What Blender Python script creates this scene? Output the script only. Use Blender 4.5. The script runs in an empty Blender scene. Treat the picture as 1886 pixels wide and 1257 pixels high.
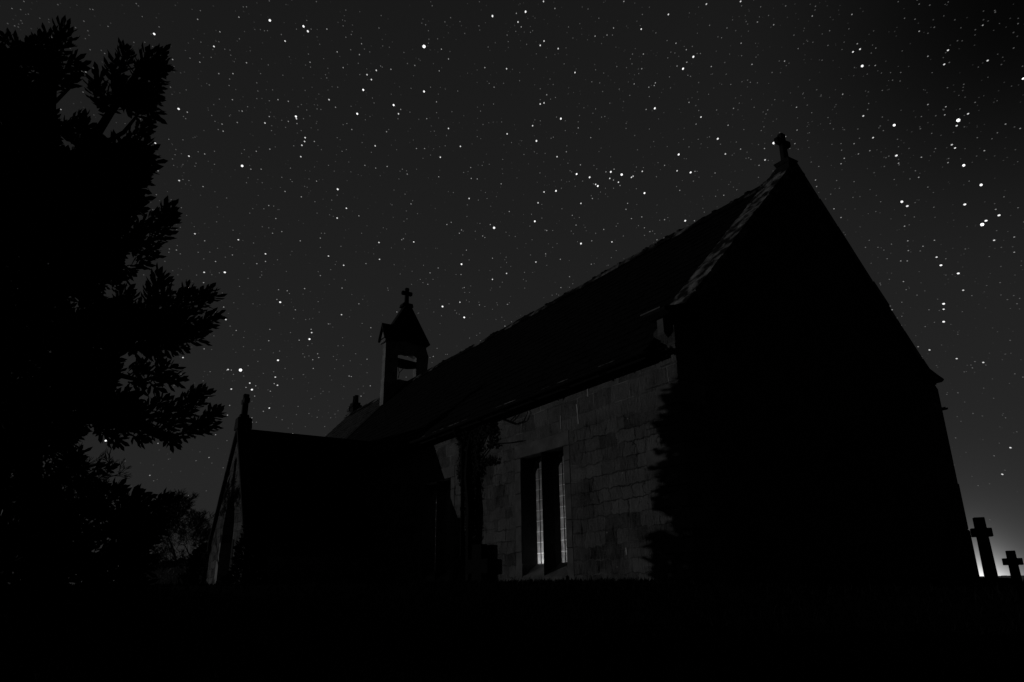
import bpy, math, random
import numpy as np
from mathutils import Vector, Matrix

random.seed(7)
rng = np.random.default_rng(7)
S = bpy.context.scene
COL = S.collection
R = math.radians

# ------------------------------------------------------------------ camera
F_PX, W_PX, H_PX = 1329.965, 1886.0, 1257.0
PITCH, ROLL, YAW = 0.3320, -0.0137, 0.5760
CAM = Vector((6.8394, -7.192, 0.0))
FW = Vector((-math.cos(YAW) * math.cos(PITCH), math.sin(YAW) * math.cos(PITCH), math.sin(PITCH)))
_r = Vector((math.sin(YAW), math.cos(YAW), 0))
_u = _r.cross(FW)
RT = math.cos(ROLL) * _r + math.sin(ROLL) * _u
UP = -math.sin(ROLL) * _r + math.cos(ROLL) * _u
cd = bpy.data.cameras.new('camera')
cam = bpy.data.objects.new('camera', cd)
COL.objects.link(cam)
M = Matrix((RT, UP, -FW)).transposed().to_4x4()
M.translation = CAM
cam.matrix_world = M
cd.sensor_width = 36.0
cd.lens = F_PX / W_PX * 36.0
cd.clip_start = 0.05
cd.clip_end = 20000
S.camera = cam

def ray(x, y):
    return (FW * F_PX + RT * (x - W_PX / 2) + UP * (H_PX / 2 - y)).normalized()
def at(x, y, d):                      # point seen in that direction, d metres away
    return CAM + ray(x, y) * d
def on(x, y, axis, v):                # point seen in that direction on a plane of the building
    d = ray(x, y)
    return CAM + d * ((v - CAM[axis]) / d[axis])

# ------------------------------------------------------------------ light
SUN_AZ, SUN_EL = 57.0, 5.0            # degrees west of south, above the horizon
to_sun = Vector((-math.sin(R(SUN_AZ)) * math.cos(R(SUN_EL)), -math.cos(R(SUN_AZ)) * math.cos(R(SUN_EL)), math.sin(R(SUN_EL))))
sl = bpy.data.lights.new('street_light_sun', 'SUN')  # low sun standing in for a street lamp out of view
sl.energy = 0.235
sl.angle = R(0.2)
sun = bpy.data.objects.new('street_light_sun', sl)
COL.objects.link(sun)
sun.rotation_euler = (-to_sun).to_track_quat('-Z', 'Y').to_euler()
sun.location = (-20, -20, 20)

S.view_settings.view_transform = 'Standard'
S.view_settings.look = 'None'
S.view_settings.exposure = 0.0
S.view_settings.gamma = 1.0
S.render.engine = 'CYCLES'
S.cycles.max_bounces = 4

# night sky: a dark gradient with the town's glow low in the north
world = bpy.data.worlds.new('World')
S.world = world
world.use_nodes = True
nt = world.node_tree
nt.nodes.clear()

class NG:                              # small helper for building node trees
    def __init__(self, nt):
        self.nt = nt
    def n(self, t, **kw):
        nd = self.nt.nodes.new(t)
        for k, v in kw.items():
            setattr(nd, k, v)
        return nd
    def link(self, a, b):
        self.nt.links.new(a, b)
    def put(self, sock, v):
        if isinstance(v, (int, float)):
            sock.default_value = v
        elif isinstance(v, (tuple, list, Vector)):
            sock.default_value = tuple(v)
        else:
            self.link(v, sock)
    def m(self, op, a, b=None, c=None, clamp=False):
        nd = self.n('ShaderNodeMath', operation=op, use_clamp=clamp)
        self.put(nd.inputs[0], a)
        if b is not None: self.put(nd.inputs[1], b)
        if c is not None: self.put(nd.inputs[2], c)
        return nd.outputs[0]
    def dot(self, a, v):
        nd = self.n('ShaderNodeVectorMath', operation='DOT_PRODUCT')
        self.link(a, nd.inputs[0])
        nd.inputs[1].default_value = tuple(v)
        return nd.outputs['Value']
    def ramp(self, f, stops, interp='LINEAR'):
        nd = self.n('ShaderNodeValToRGB')
        nd.color_ramp.interpolation = interp
        e = nd.color_ramp.elements
        while len(e) < len(stops): e.new(0.5)
        for el, (p, v) in zip(e, stops):
            el.position = p
            el.color = (v, v, v, 1)
        self.put(nd.inputs[0], f)
        return nd.outputs[0]
    def mr(self, f, a, b, c=0.0, d=1.0, smooth=True):
        nd = self.n('ShaderNodeMapRange', interpolation_type='SMOOTHSTEP' if smooth else 'LINEAR')
        self.put(nd.inputs[0], f)
        for i, v in enumerate((a, b, c, d)): nd.inputs[i + 1].default_value = v
        return nd.outputs[0]
    def noise(self, vec, scale, detail=4, rough=0.55):
        nd = self.n('ShaderNodeTexNoise')
        self.put(nd.inputs['Vector'], vec)
        nd.inputs['Scale'].default_value = scale
        nd.inputs['Detail'].default_value = detail
        nd.inputs['Roughness'].default_value = rough
        return nd.outputs[0]

g = NG(nt)
tc = g.n('ShaderNodeTexCoord').outputs['Generated']
nrm = g.n('ShaderNodeVectorMath', operation='NORMALIZE')
g.link(tc, nrm.inputs[0])
D = nrm.outputs[0]
z = g.dot(D, (0, 0, 1))
el = g.m('MULTIPLY', g.m('ARCSINE', z), 57.2958)          # elevation in degrees
base = g.ramp(g.m('DIVIDE', el, 60.0, clamp=True), [(0.0, .0190), (.13, .0180), (.32, .0145), (.55, .0116), (.78, .0092), (1.0, .006)])
tr = g.m('MULTIPLY', g.m('ARCCOSINE', g.dot(D, ray(1930, -60))), 57.2958)
base = g.m('MULTIPLY', base, g.mr(tr, 1.0, 20.0, 0.14, 1.0))
hd = Vector((FW.x, FW.y, 0)).normalized()
base = g.m('MULTIPLY', base, g.mr(g.dot(D, hd), -0.2, 0.6, 0.12, 1.0))
gd = ray(1795, 1078); gd.z = 0; gd.normalize()
gx = Vector((gd.y, -gd.x, 0))
daz = g.m('MULTIPLY', g.m('ARCTAN2', g.dot(D, gx), g.dot(D, gd)), 57.2958)
epos = g.m('MAXIMUM', el, 0.0)
def lobe(A, es, ds):
    q = g.m('DIVIDE', daz, ds)
    return g.m('MULTIPLY', A, g.m('EXPONENT', g.m('MULTIPLY', -1.0, g.m('ADD', g.m('DIVIDE', epos, es), g.m('MULTIPLY', q, q)))))
tot = g.m('ADD', base, g.m('ADD', lobe(1.9, 0.80, 1.9), lobe(0.12, 2.5, 6.0)))
below = g.mr(el, -1.5, -0.2, 0.05, 1.0)
tot = g.m('MULTIPLY', tot, below)
bg = g.n('ShaderNodeBackground')
cmb = g.n('ShaderNodeCombineColor')
for i in range(3): g.link(tot, cmb.inputs[i])
g.link(cmb.outputs[0], bg.inputs[0])
bg.inputs[1].default_value = 1.0
wo = g.n('ShaderNodeOutputWorld')
g.link(bg.outputs[0], wo.inputs[0])

# ------------------------------------------------------------------ materials
def gray(v): return (v, v, v, 1)
def mat_new(name):
    m = bpy.data.materials.new(name)
    m.use_nodes = True
    return m, NG(m.node_tree), m.node_tree.nodes['Principled BSDF']
def rough_mat(name, lo, hi, scale=6.0, bump=0.4, bscale=25.0, rough=0.85, spec=0.25, dist=0.02, stretch=(1, 1, 1), cut=(.3, .7)):
    m, g, p = mat_new(name)
    co = g.n('ShaderNodeTexCoord').outputs['Object']
    mp = g.n('ShaderNodeMapping')
    mp.inputs['Scale'].default_value = stretch
    g.link(co, mp.inputs[0])
    v = mp.outputs[0]
    f = g.noise(v, scale, 6, 0.6)
    g.link(g.ramp(f, [(cut[0], lo), (cut[1], hi)]), p.inputs['Base Color'])
    p.inputs['Roughness'].default_value = rough
    p.inputs['Specular IOR Level'].default_value = spec
    if bump:
        b = g.n('ShaderNodeBump')
        b.inputs['Strength'].default_value = bump
        b.inputs['Distance'].default_value = dist
        g.link(g.noise(v, bscale, 5, 0.65), b.inputs['Height'])
        g.link(b.outputs[0], p.inputs['Normal'])
    return m

def masonry(name, lo, hi, mortar, bw, rh, swap=False, bump=0.9):
    """coursed stone: irregular blocks, pale joints showing only here and there, tooled rough faces"""
    m, g, p = mat_new(name)
    co = g.n('ShaderNodeTexCoord').outputs['Object']
    sx = g.n('ShaderNodeSeparateXYZ')
    g.link(co, sx.inputs[0])
    wob = g.m('MULTIPLY', g.m('SUBTRACT', g.noise(co, 1.7, 3), 0.5), 0.16)
    wob2 = g.m('MULTIPLY', g.m('SUBTRACT', g.noise(co, 9.0, 3), 0.5), 0.03)
    u = g.m('ADD', g.m('ADD', sx.outputs[1 if swap else 0], wob), wob2)
    v = g.m('ADD', g.m('ADD', sx.outputs[2], g.m('MULTIPLY', wob, 0.35)), g.m('MULTIPLY', wob2, 0.7))
    cx = g.n('ShaderNodeCombineXYZ')
    g.link(u, cx.inputs[0]); g.link(v, cx.inputs[1])
    br = g.n('ShaderNodeTexBrick')
    br.offset, br.offset_frequency, br.squash, br.squash_frequency = 0.43, 2, 1.45, 3
    g.link(cx.outputs[0], br.inputs['Vector'])
    br.inputs['Color1'].default_value = gray(0.25)
    br.inputs['Color2'].default_value = gray(0.95)
    br.inputs['Mortar'].default_value = gray(0.5)
    br.inputs['Scale'].default_value = 1.0
    br.inputs['Mortar Size'].default_value = 0.009
    br.inputs['Mortar Smooth'].default_value = 0.35
    br.inputs['Bias'].default_value = 0.1
    br.inputs['Brick Width'].default_value = bw
    br.inputs['Row Height'].default_value = rh
    st = g.n('ShaderNodeMapping')
    st.inputs['Scale'].default_value = (1, 1, 0.28)
    g.link(co, st.inputs[0])
    streak = g.noise(st.outputs[0], 24.0, 6, 0.7)
    big = g.noise(co, 2.2, 5, 0.6)
    fine = g.noise(co, 55.0, 4, 0.7)
    # lower down the courses give way to small irregular rubble
    wob3 = g.m('MULTIPLY', g.m('SUBTRACT', g.noise(co, 5.5, 5, .65), 0.5), 0.26)
    ru = g.n('ShaderNodeCombineXYZ')
    g.link(g.m('ADD', u, wob3), ru.inputs[0]); g.link(g.m('ADD', v, g.m('MULTIPLY', wob3, .55)), ru.inputs[1])
    b2 = g.n('ShaderNodeTexBrick')
    b2.offset, b2.offset_frequency, b2.squash, b2.squash_frequency = 0.37, 2, 0.62, 3
    g.link(ru.outputs[0], b2.inputs['Vector'])
    b2.inputs['Color1'].default_value = gray(.05); b2.inputs['Color2'].default_value = gray(1)
    for k_, v_ in (('Scale', 1.0), ('Mortar Size', .011), ('Mortar Smooth', .8), ('Bias', 0.0), ('Brick Width', .40), ('Row Height', .205)):
        b2.inputs[k_].default_value = v_
    redge = b2.outputs['Fac']
    zone = g.m('MULTIPLY', g.mr(g.m('ADD', sx.outputs[2], g.m('MULTIPLY', wob, 2.0)), 2.25, 2.7, 1.0, 0.0), g.mr(g.noise(co, .9, 2), .34, .50, .25, 1.0))
    def lerp(a, b_): return g.m('ADD', g.m('MULTIPLY', a, g.m('SUBTRACT', 1.0, zone)), g.m('MULTIPLY', b_, zone))
    cell = lerp(br.outputs['Color'], b2.outputs['Color'])
    joint = lerp(br.outputs['Fac'], redge)
    tone = g.m('ADD', g.m('MULTIPLY', cell, 0.30), g.m('ADD', g.m('MULTIPLY', big, 0.50), g.m('ADD', g.m('MULTIPLY', streak, 0.42), g.m('MULTIPLY', g.m('SUBTRACT', fine, .3), 0.45))))
    stone = g.ramp(g.m('SUBTRACT', tone, g.m('MULTIPLY', g.mr(g.noise(st.outputs[0], 11.0, 4, .6), .30, .44, 1.0, 0.0), 0.16)), [(.44, lo), (.66, (lo + hi) / 2), (.90, hi)])
    show = g.m('MULTIPLY', joint, g.m('MULTIPLY', g.mr(g.noise(co, 1.3, 3), .46, .66), g.m('SUBTRACT', 1.0, g.m('MULTIPLY', zone, .62))))
    mx = g.n('ShaderNodeMix', data_type='RGBA')
    g.link(show, mx.inputs[0])
    g.link(stone, mx.inputs[6])
    mx.inputs[7].default_value = gray(mortar)
    # odd pale lichen spots
    vor = g.n('ShaderNodeTexVoronoi')
    vor.inputs['Scale'].default_value = 3.2
    g.link(co, vor.inputs['Vector'])
    spot = g.m('LESS_THAN', vor.outputs['Distance'], g.m('MULTIPLY', g.noise(co, 30, 3), 0.085))
    mx2 = g.n('ShaderNodeMix', data_type='RGBA')
    g.link(spot, mx2.inputs[0])
    g.link(mx.outputs[2], mx2.inputs[6])
    mx2.inputs[7].default_value = gray(min(.6, hi * 1.9))
    g.link(mx2.outputs[2], p.inputs['Base Color'])
    p.inputs['Roughness'].default_value = 0.95
    p.inputs['Specular IOR Level'].default_value = 0.1
    h = g.m('ADD', g.m('MULTIPLY', streak, 0.75), g.m('ADD', g.m('MULTIPLY', fine, 0.62), g.m('MULTIPLY', joint, -0.12)))
    h = g.m('ADD', h, g.m('MULTIPLY', cell, 0.28))
    b = g.n('ShaderNodeBump')
    b.inputs['Strength'].default_value = bump
    b.inputs['Distance'].default_value = 0.075
    g.link(h, b.inputs['Height'])
    g.link(b.outputs[0], p.inputs['Normal'])
    return m

MT = {}
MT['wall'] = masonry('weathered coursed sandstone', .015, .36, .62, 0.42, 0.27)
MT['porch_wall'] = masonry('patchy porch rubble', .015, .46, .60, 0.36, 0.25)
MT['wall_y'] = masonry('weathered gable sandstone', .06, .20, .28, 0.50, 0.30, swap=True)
MT['ashlar'] = rough_mat('smooth dressed sandstone', .11, .26, 4, .35, 50)
MT['coping'] = rough_mat('lichened coping stone', .010, .50, 4.2, .5, 30, stretch=(1.2, 1, 1), cut=(.45, .66))
MT['pale'] = rough_mat('pale dressed stone', .28, .70, 4, .2, 50)
MT['slate'] = rough_mat('dark mossy slate', .008, .022, 9, .3, 40, .9, .03)
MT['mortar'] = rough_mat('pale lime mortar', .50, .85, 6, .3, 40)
MT['slate_pale'] = rough_mat('paler grey slate', .03, .16, 5, .4, 40, .9, .05)  # paler than the slates east of the bellcote
MT['ridge'] = rough_mat('patchy stone ridge tile', .012, .42, 1.6, .4, 30, .9, .05, cut=(.50, .66))
MT['iron'] = rough_mat('black painted cast iron', .010, .02, 12, .15, 60, .9, .06)
MT['gutter'] = rough_mat('patchy pale gutter glint', .006, .62, 2.6, 0, 1, .9, .05, cut=(.5, .68))  # pale patches imitate light along the gutter's top edge
MT['wood'] = rough_mat('old dark oak', .02, .05, 10, .3, 40, .8, .1, stretch=(6, 6, 1))
MT['granite'] = rough_mat('dark mossy stone and shade', .015, .04, 14, .4, 60, .9, .1)  # also lines the window recesses, where it stands in for shade
MT['grave'] = rough_mat('black mossy gravestone', .008, .02, 14, .4, 60, .95, .05)
MT['bark'] = rough_mat('dark rough bark', .015, .04, 18, .6, 45, .95, .05, stretch=(1, 1, .3))
MT['bark_far'] = rough_mat('grey winter bark', .05, .10, 5, 0, 1, .95, .05)
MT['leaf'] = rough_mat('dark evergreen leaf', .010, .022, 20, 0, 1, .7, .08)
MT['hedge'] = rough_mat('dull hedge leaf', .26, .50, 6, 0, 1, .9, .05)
MT['grass'] = rough_mat('night grass', .010, .020, 4, 0, 1, .95, .02)
MT['ground'] = rough_mat('dark churchyard turf', .010, .02, 3, .4, 30, .98, .02)
MT['field'] = rough_mat('rough field wall stone', .18, .40, 1.5, .5, 10)
MT['lead'] = rough_mat('dull lead came', .02, .05, 20, 0, 1, .6, .3)

def glass_mat(name, lo, hi, tr):
    m, g, p = mat_new(name)
    co = g.n('ShaderNodeTexCoord').outputs['Object']
    t = g.n('ShaderNodeBsdfTranslucent')
    f = g.noise(co, 9.0, 3)
    g.link(g.ramp(f, [(.35, lo), (.65, hi)]), t.inputs[0])
    gl = g.n('ShaderNodeBsdfGlossy')
    gl.inputs['Color'].default_value = gray(.5)
    gl.inputs['Roughness'].default_value = .08
    fr = g.n('ShaderNodeFresnel')
    fr.inputs[0].default_value = 1.45
    ms = g.n('ShaderNodeMixShader')
    g.link(fr.outputs[0], ms.inputs[0]); g.link(t.outputs[0], ms.inputs[1]); g.link(gl.outputs[0], ms.inputs[2])
    g.link(ms.outputs[0], m.node_tree.nodes['Material Output'].inputs[0])
    return m
MT['pane'] = glass_mat('old frosted quarry glass', .30, .55, 1)
MT['bar_glint'] = glass_mat('bright glazing bar glint', .85, .95, 1)  # bright translucent bars imitate the glint on the horizontal cames

# ------------------------------------------------------------------ mesh helpers
class MB:
    def __init__(self):
        self.v, self.f = [], []
    def add(self, vs, fs):
        o = len(self.v)
        self.v += [tuple(p) for p in vs]
        self.f += [tuple(i + o for i in f) for f in fs]
    def box(self, x0, x1, y0, y1, z0, z1, j=0.0):
        vs = [(x, y, z) for z in (z0, z1) for y in (y0, y1) for x in (x0, x1)]
        if j: vs = [tuple(c + random.uniform(-j, j) for c in p) for p in vs]
        self.add(vs, [(0, 2, 3, 1), (4, 5, 7, 6), (0, 1, 5, 4), (2, 6, 7, 3), (0, 4, 6, 2), (1, 3, 7, 5)])
    def prism(self, poly, axis, a, b):
        """polygon in the two other axes (in x,y,z order) extruded along axis from a to b"""
        def mk(p, t):
            q = list(p); q.insert(axis, t); return tuple(q)
        n = len(poly)
        vs = [mk(p, a) for p in poly] + [mk(p, b) for p in poly]
        fs = [tuple(range(n)), tuple(range(2 * n - 1, n - 1, -1))]
        fs += [(i, i + n, (i + 1) % n + n, (i + 1) % n) for i in range(n)]
        self.add(vs, fs)
    def hexa(self, p):                 # eight corners: bottom loop 0-3, top loop 4-7
        self.add(p, [(3, 2, 1, 0), (4, 5, 6, 7), (0, 1, 5, 4), (1, 2, 6, 5), (2, 3, 7, 6), (3, 0, 4, 7)])
    def tube(self, pts, rad, n=6, cap=True):
        pts = [Vector(p) for p in pts]
        if isinstance(rad, (int, float)): rad = [rad] * len(pts)
        o = len(self.v)
        for i, p in enumerate(pts):
            d = (pts[min(i + 1, len(pts) - 1)] - pts[max(i - 1, 0)]).normalized()
            a = d.cross(Vector((0.31, 0.52, 0.79)))
            if a.length < 1e-3: a = d.cross(Vector((1, 0, 0)))
            a.normalize(); b = d.cross(a)
            for k in range(n):
                t = 2 * math.pi * k / n
                self.v.append(tuple(p + (a * math.cos(t) + b * math.sin(t)) * rad[i]))
        for i in range(len(pts) - 1):
            for k in range(n):
                k2 = (k + 1) % n
                self.f.append((o + i * n + k, o + i * n + k2, o + (i + 1) * n + k2, o + (i + 1) * n + k))
        if cap:
            self.f.append(tuple(o + k for k in range(n))[::-1])
            self.f.append(tuple(o + (len(pts) - 1) * n + k for k in range(n)))
    def build(self, name, mat, parent=None, bevel=0.0, smooth=False, keep=False):
        me = bpy.data.meshes.new(name)
        me.from_pydata(self.v, [], self.f)
        me.update()
        o = bpy.data.objects.new(name, me)
        COL.objects.link(o)
        me.materials.append(mat)
        if smooth:
            for p in me.polygons: p.use_smooth = True
        import bmesh
        bm = bmesh.new(); bm.from_mesh(me)
        if not keep: bmesh.ops.recalc_face_normals(bm, faces=bm.faces)
        if bevel:
            bmesh.ops.bevel(bm, geom=list(bm.edges), offset=bevel, segments=1, affect='EDGES')
        bm.to_mesh(me); bm.free()
        adopt(o, parent)
        return o
ORIGIN = {}
def adopt(o, parent):
    if parent is None: return
    o.parent = parent
    o.matrix_parent_inverse = Matrix.Translation(-Vector(ORIGIN.get(parent.name, (0, 0, 0))))
def thing(name, label, cat, loc, group=None):
    o = bpy.data.objects.new(name, None)
    COL.objects.link(o)
    o.location = loc
    o.empty_display_size = 0.3
    ORIGIN[o.name] = tuple(loc)
    o['label'] = label; o['category'] = cat
    if group: o['group'] = group
    return o
def tag(o, label=None, cat=None, group=None, kind=None):
    for k, v in (('label', label), ('category', cat), ('group', group), ('kind', kind)):
        if v: o[k] = v
    return o

# ------------------------------------------------------------------ ground
def ground_z(x, y):
    d = math.hypot(x - CAM.x, y - CAM.y)
    t = min(max((d - 2.0) / 5.5, 0), 1); t = t * t * (3 - 2 * t)
    zz = -0.36 + 0.42 * t
    t2 = min(max((d - 6.0) / 8.0, 0), 1)
    zz += 0.05 * t2
    s = min(max((x - 0.3) / 1.7, 0), 1) * min(max((y + 2.5) / 2.5, 0), 1)
    n_ = min(max((y - 6.5) / 2.0, 0), 1)
    q = max(s, n_)
    zz = zz * (1 - q) + (-0.12) * q if d > 3 else zz
    return zz
mb = MB()
rings = [0.0, .6, 1.2, 1.8, 2.4, 3, 3.6, 4.2, 5, 6, 7, 8.5, 10, 12, 14, 17, 20, 25, 32, 42, 60, 90, 150, 300, 800, 2500, 9000]
NA = 96
for r_ in rings:
    for k in range(NA):
        a = 2 * math.pi * k / NA
        x, y = CAM.x + r_ * math.cos(a), CAM.y + r_ * math.sin(a)
        zz = ground_z(x, y) + (random.uniform(-.012, .012) if r_ < 60 else 0)
        if r_ > 60: zz = -0.15 - (r_ - 60) * .0004
        mb.v.append((x, y, zz))
for i in range(len(rings) - 1):
    for k in range(NA):
        k2 = (k + 1) % NA
        mb.f.append((i * NA + k, i * NA + k2, (i + 1) * NA + k2, (i + 1) * NA + k))
tag(mb.build('ground', MT['ground']), kind='structure')

def inside_church(x, y):
    return (-23 < x < 0.05 and -0.05 < y < 7.05) or (-15 < x < -11 and -3.3 < y < 0)

# short grass over the near turf and up to the foot of the walls
mb = MB()
hx, hy = FW.x, FW.y
cnt = 0
while cnt < 26000:
    d = 2.2 + 16 * random.random() ** 1.7
    a = math.atan2(hy, hx) + random.uniform(-.68, .68)
    x, y = CAM.x + d * math.cos(a), CAM.y + d * math.sin(a)
    if inside_church(x, y): continue
    h = random.uniform(.025, .06) * (1 + .6 * (random.random() < .06))
    b = random.uniform(0, 6.28)
    w = .004 + .0012 * d * .5
    lx, ly = random.uniform(-.03, .03), random.uniform(-.03, .03)
    z0 = ground_z(x, y) - .01
    mb.add([(x - w * math.cos(b), y - w * math.sin(b), z0), (x + w * math.cos(b), y + w * math.sin(b), z0), (x + lx, y + ly, z0 + h)], [(0, 1, 2)])
    cnt += 1
tag(mb.build('grass', MT['grass']), 'short dark turf grass in front of the church', 'grass', kind='stuff')

# ------------------------------------------------------------------ church
church = thing('church', 'small dark stone church with a bellcote, south porch and faintly lit lancet windows', 'church', (-11.4, 3.5, 0))
XW, XB, PY = -22.8, -16.98, 1.08          # west end, bellcote gable, roof pitch (rise per metre)
def rz(y): return 3.20 + PY * ((y if y < 3.5 else 7 - y) + .22)
WDX = (0.0, -3.94)                         # two south windows
ops = sorted([(-4.19 + d, -2.55 + d, 0.05, 2.48) for d in WDX])
mb = MB()
xs = XW
for (a, b, c, d) in ops:
    mb.box(xs, a, 0, .5, -.4, 3.3)
    mb.box(a, b, 0, .5, -.4, c)
    mb.box(a, b, 0, .5, d, 3.3)
    xs = b
mb.box(xs, 0, 0, .5, -.4, 3.3)
tag(mb.build('south_wall', MT['wall'], church))
mb = MB()
mb.box(XW, 0, 6.5, 7, -.4, 3.3)
mb.build('north_wall', MT['wall'], church)
def gable(x0, x1, up):
    mb = MB()
    mb.prism([(.5, -.4), (6.5, -.4), (6.5, 3.3), (7, 3.3), (7, rz(7) + up), (3.5, rz(3.5) + up), (0, rz(0) + up), (0, 3.3), (.5, 3.3)], 0, x0, x1)
    return mb
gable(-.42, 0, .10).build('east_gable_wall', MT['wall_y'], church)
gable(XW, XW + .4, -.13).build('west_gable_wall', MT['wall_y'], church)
gb = MB(); gb.prism([(0, rz(0) - .1), (0, rz(0) + .06), (3.5, rz(3.5) + .06), (7, rz(7) + .06), (7, rz(7) - .1), (3.5, rz(3.5) - .1)], 0, XB - .36, XB + .02)
gb.build('bell_gable_coping', MT['granite'], church)
# stepped foot of the north-east corner
mb = MB(); mb.box(-1.2, .03, 6.3, 7.03, -.4, .92); mb.box(-.9, .02, 6.6, 7.015, .92, 1.75)
mb.build('corner_plinth', MT['wall_y'], church, bevel=.02)

# roof: slab, then slates course by course on the side we see
def roof(x0, x1, mat, seed, ex=.25, wd=.30):
    rr = random.Random(seed)
    mb = MB()
    mb.prism([(-.22, 3.2), (3.5, rz(3.5)), (7.22, 3.2), (7.22, 3.1), (3.5, rz(3.5) - .13), (-.22, 3.1)], 0, x0, x1)
    L = math.hypot(1, PY); cy, cz = 1 / L, PY / L
    nv = Vector((0, -cz, cy))
    P0 = Vector((0, -.22, 3.2))
    tot = 3.72 * L
    ncs = int(tot / ex)
    for i in range(ncs + 1):
        s0 = i * ex - .03; s1 = min(s0 + ex * 1.25, tot - .01)
        x = x0 + rr.uniform(-wd, 0)
        while x < x1:
            w = wd * rr.uniform(.75, 1.3)
            a, b = max(x + .004, x0 + .002), min(x + w - .004, x1 - .002)
            if b - a > .04:
                dj = rr.uniform(-.018, .018)
                t0, t1 = .022 + rr.uniform(0, .014), .006
                p = []
                for (s, t) in ((s0 + dj, t0), (s1, t1)):
                    for xx in (a, b):
                        q = P0 + Vector((xx, cy * s, cz * s)) + nv * (t + rr.uniform(-.002, .002)); p.append(q)
                lo = [q - nv * .014 for q in p]
                mb.hexa([lo[0], lo[1], lo[3], lo[2], p[0], p[1], p[3], p[2]])
            x += w
    return mb.build('roof', mat, church)
r1 = roof(XB + .03, -.40, MT['slate'], 3)
r2 = roof(XW - .06, XB - .37, MT['slate_pale'], 4, .27, .36)
r1['label'] = 'steep slope of dark mossy slates'
r2['label'] = 'paler grey slates beyond the bellcote'
def ridge(x0, x1, parent, seed):
    rr = random.Random(seed); mb = MB(); x = x0
    while x < x1 - .1:
        w = rr.uniform(.40, .52); b = min(x + w, x1)
        dz = rr.uniform(-.014, .02); h = rz(3.5) + .075 + dz
        pl = [(3.5 - .17, rz(3.5) - .11 + dz), (3.5 - .15, rz(3.5) - .06 + dz), (3.5 - .03, h), (3.5 + .03, h), (3.5 + .15, rz(3.5) - .06 + dz), (3.5 + .17, rz(3.5) - .11 + dz)]
        mb.prism(pl, 0, x + .006, b - .006)
        for _ in range(rr.choice((0, 1, 2, 3))):       # cushions of moss along the joints
            cx_, cy_, r_ = rr.uniform(x, b), 3.5 + rr.uniform(-.12, .05), rr.uniform(.02, .05)
            zt = h - abs(cy_ - 3.5) * .8
            mb.prism([(cx_ + r_ * 1.6 * math.cos(t), cy_ + r_ * math.sin(t)) for t in [k * 1.047 for k in range(6)]], 2, zt - .05, zt + r_ * .7)
        x += w
    return mb.build('ridge', MT['ridge'], parent, bevel=.006)
ridge(XB + .05, -.45, r1, 5)
ridge(XW - .05, XB - .40, r2, 6)

# gable coping, kneelers, saddle stone and cross
mb = MB(); rr = random.Random(9)
for side in (0, 1):
    y = .10
    while y < 3.46:
        w = min(rr.uniform(.30, .46), 3.48 - y)
        a, b = y + .006, y + w - .006
        ja, jb = rr.uniform(-.012, .012), rr.uniform(-.012, .012)
        def pt(yy, dz, xx): return (xx, yy if side == 0 else 7 - yy, rz(yy) + dz)
        x0, x1 = -.44 + rr.uniform(-.012, .012), .05 + rr.uniform(-.01, .01)
        ps = [pt(a, .05, x0), pt(a, .05, x1), pt(b, .05, x1), pt(b, .05, x0), pt(a, .215 + ja, x0), pt(a, .225 + ja, x1), pt(b, .225 + jb, x1), pt(b, .215 + jb, x0)]
        mb.hexa(ps if side == 0 else [ps[i] for i in (3, 2, 1, 0, 7, 6, 5, 4)])
        y += w
mb.build('gable_coping', MT['coping'], church, bevel=.008)
for s in (0, 1):
    def yy(v): return v if s == 0 else 7 - v
    mb = MB()
    mb.prism([(yy(.5), 3.684), (yy(-.10), 3.684), (yy(-.21), 3.74), (yy(-.20), 3.775), (yy(.02), 3.84), (yy(.5), 4.0)], 0, -.40, .055)
    kn = mb.build('kneeler', MT['granite'], church, bevel=.012)
    kn['label'] = ('southern', 'northern')[s] + ' kneeler stone at the foot of the gable coping'
    mb = MB()
    mb.prism([(yy(.5), 3.45), (yy(.02), 3.36), (yy(-.075), 3.45), (yy(-.075), 3.68), (yy(.5), 3.68)], 0, -.27, -.115)
    mb.build('corbel', MT['ashlar'], kn, bevel=.015)
    lp = MB(); lp.box(-.44, -.03, min(yy(-.215), yy(-.10)), max(yy(-.215), yy(-.10)), 3.768, 3.79); lp.build('kneeler_edge', MT['ashlar'], kn)  # paler strip stands in for light on the kneeler's top edge

def cross_mesh(base, h, arm, w, t, along, az=None, flare=1.0, sq=1.0):
    """stone cross: base point, total height, half arm, shaft width, thickness; arms along 'x' or 'y' (or rotated)"""
    mb = MB()
    zc = h - (arm * 1.02 if sq == 1 else w * sq)
    def poly():
        if sq > 1: a = w / 2; ar_ = a * .85; return [(-a * 1.15, 0), (a * 1.15, 0), (a, zc - ar_), (arm, zc - ar_), (arm, zc + ar_), (a, zc + ar_), (a * .97, h), (-a * .97, h), (-a, zc + ar_), (-arm, zc + ar_), (-arm, zc - ar_), (-a, zc - ar_)]
        a, k = w / 2, w / 2 * flare
        b = w / 2 * 1.25
        return [(-b, 0), (b, 0), (a, zc - a), (arm - .03, zc - k), (arm, zc - k * .7), (arm, zc + k * .7), (arm - .03, zc + k), (a, zc + a),
                (k, h - .03), (k * .7, h), (-k * .7, h), (-k, h - .03), (-a, zc + a), (-arm + .03, zc + k), (-arm, zc + k * .7), (-arm, zc - k * .7), (-arm + .03, zc - k), (-a, zc - a)]
    mb.prism(poly(), 1, -t / 2, t / 2)
    ang = az if az is not None else (math.pi / 2 if along == 'y' else 0)
    c, s = math.cos(ang), math.sin(ang)
    mb.v = [(base[0] + x * c - y * s, base[1] + x * s + y * c, base[2] + z_) for x, y, z_ in mb.v]
    return mb
AZ0 = rz(3.5) + .16
mb = MB()
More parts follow.
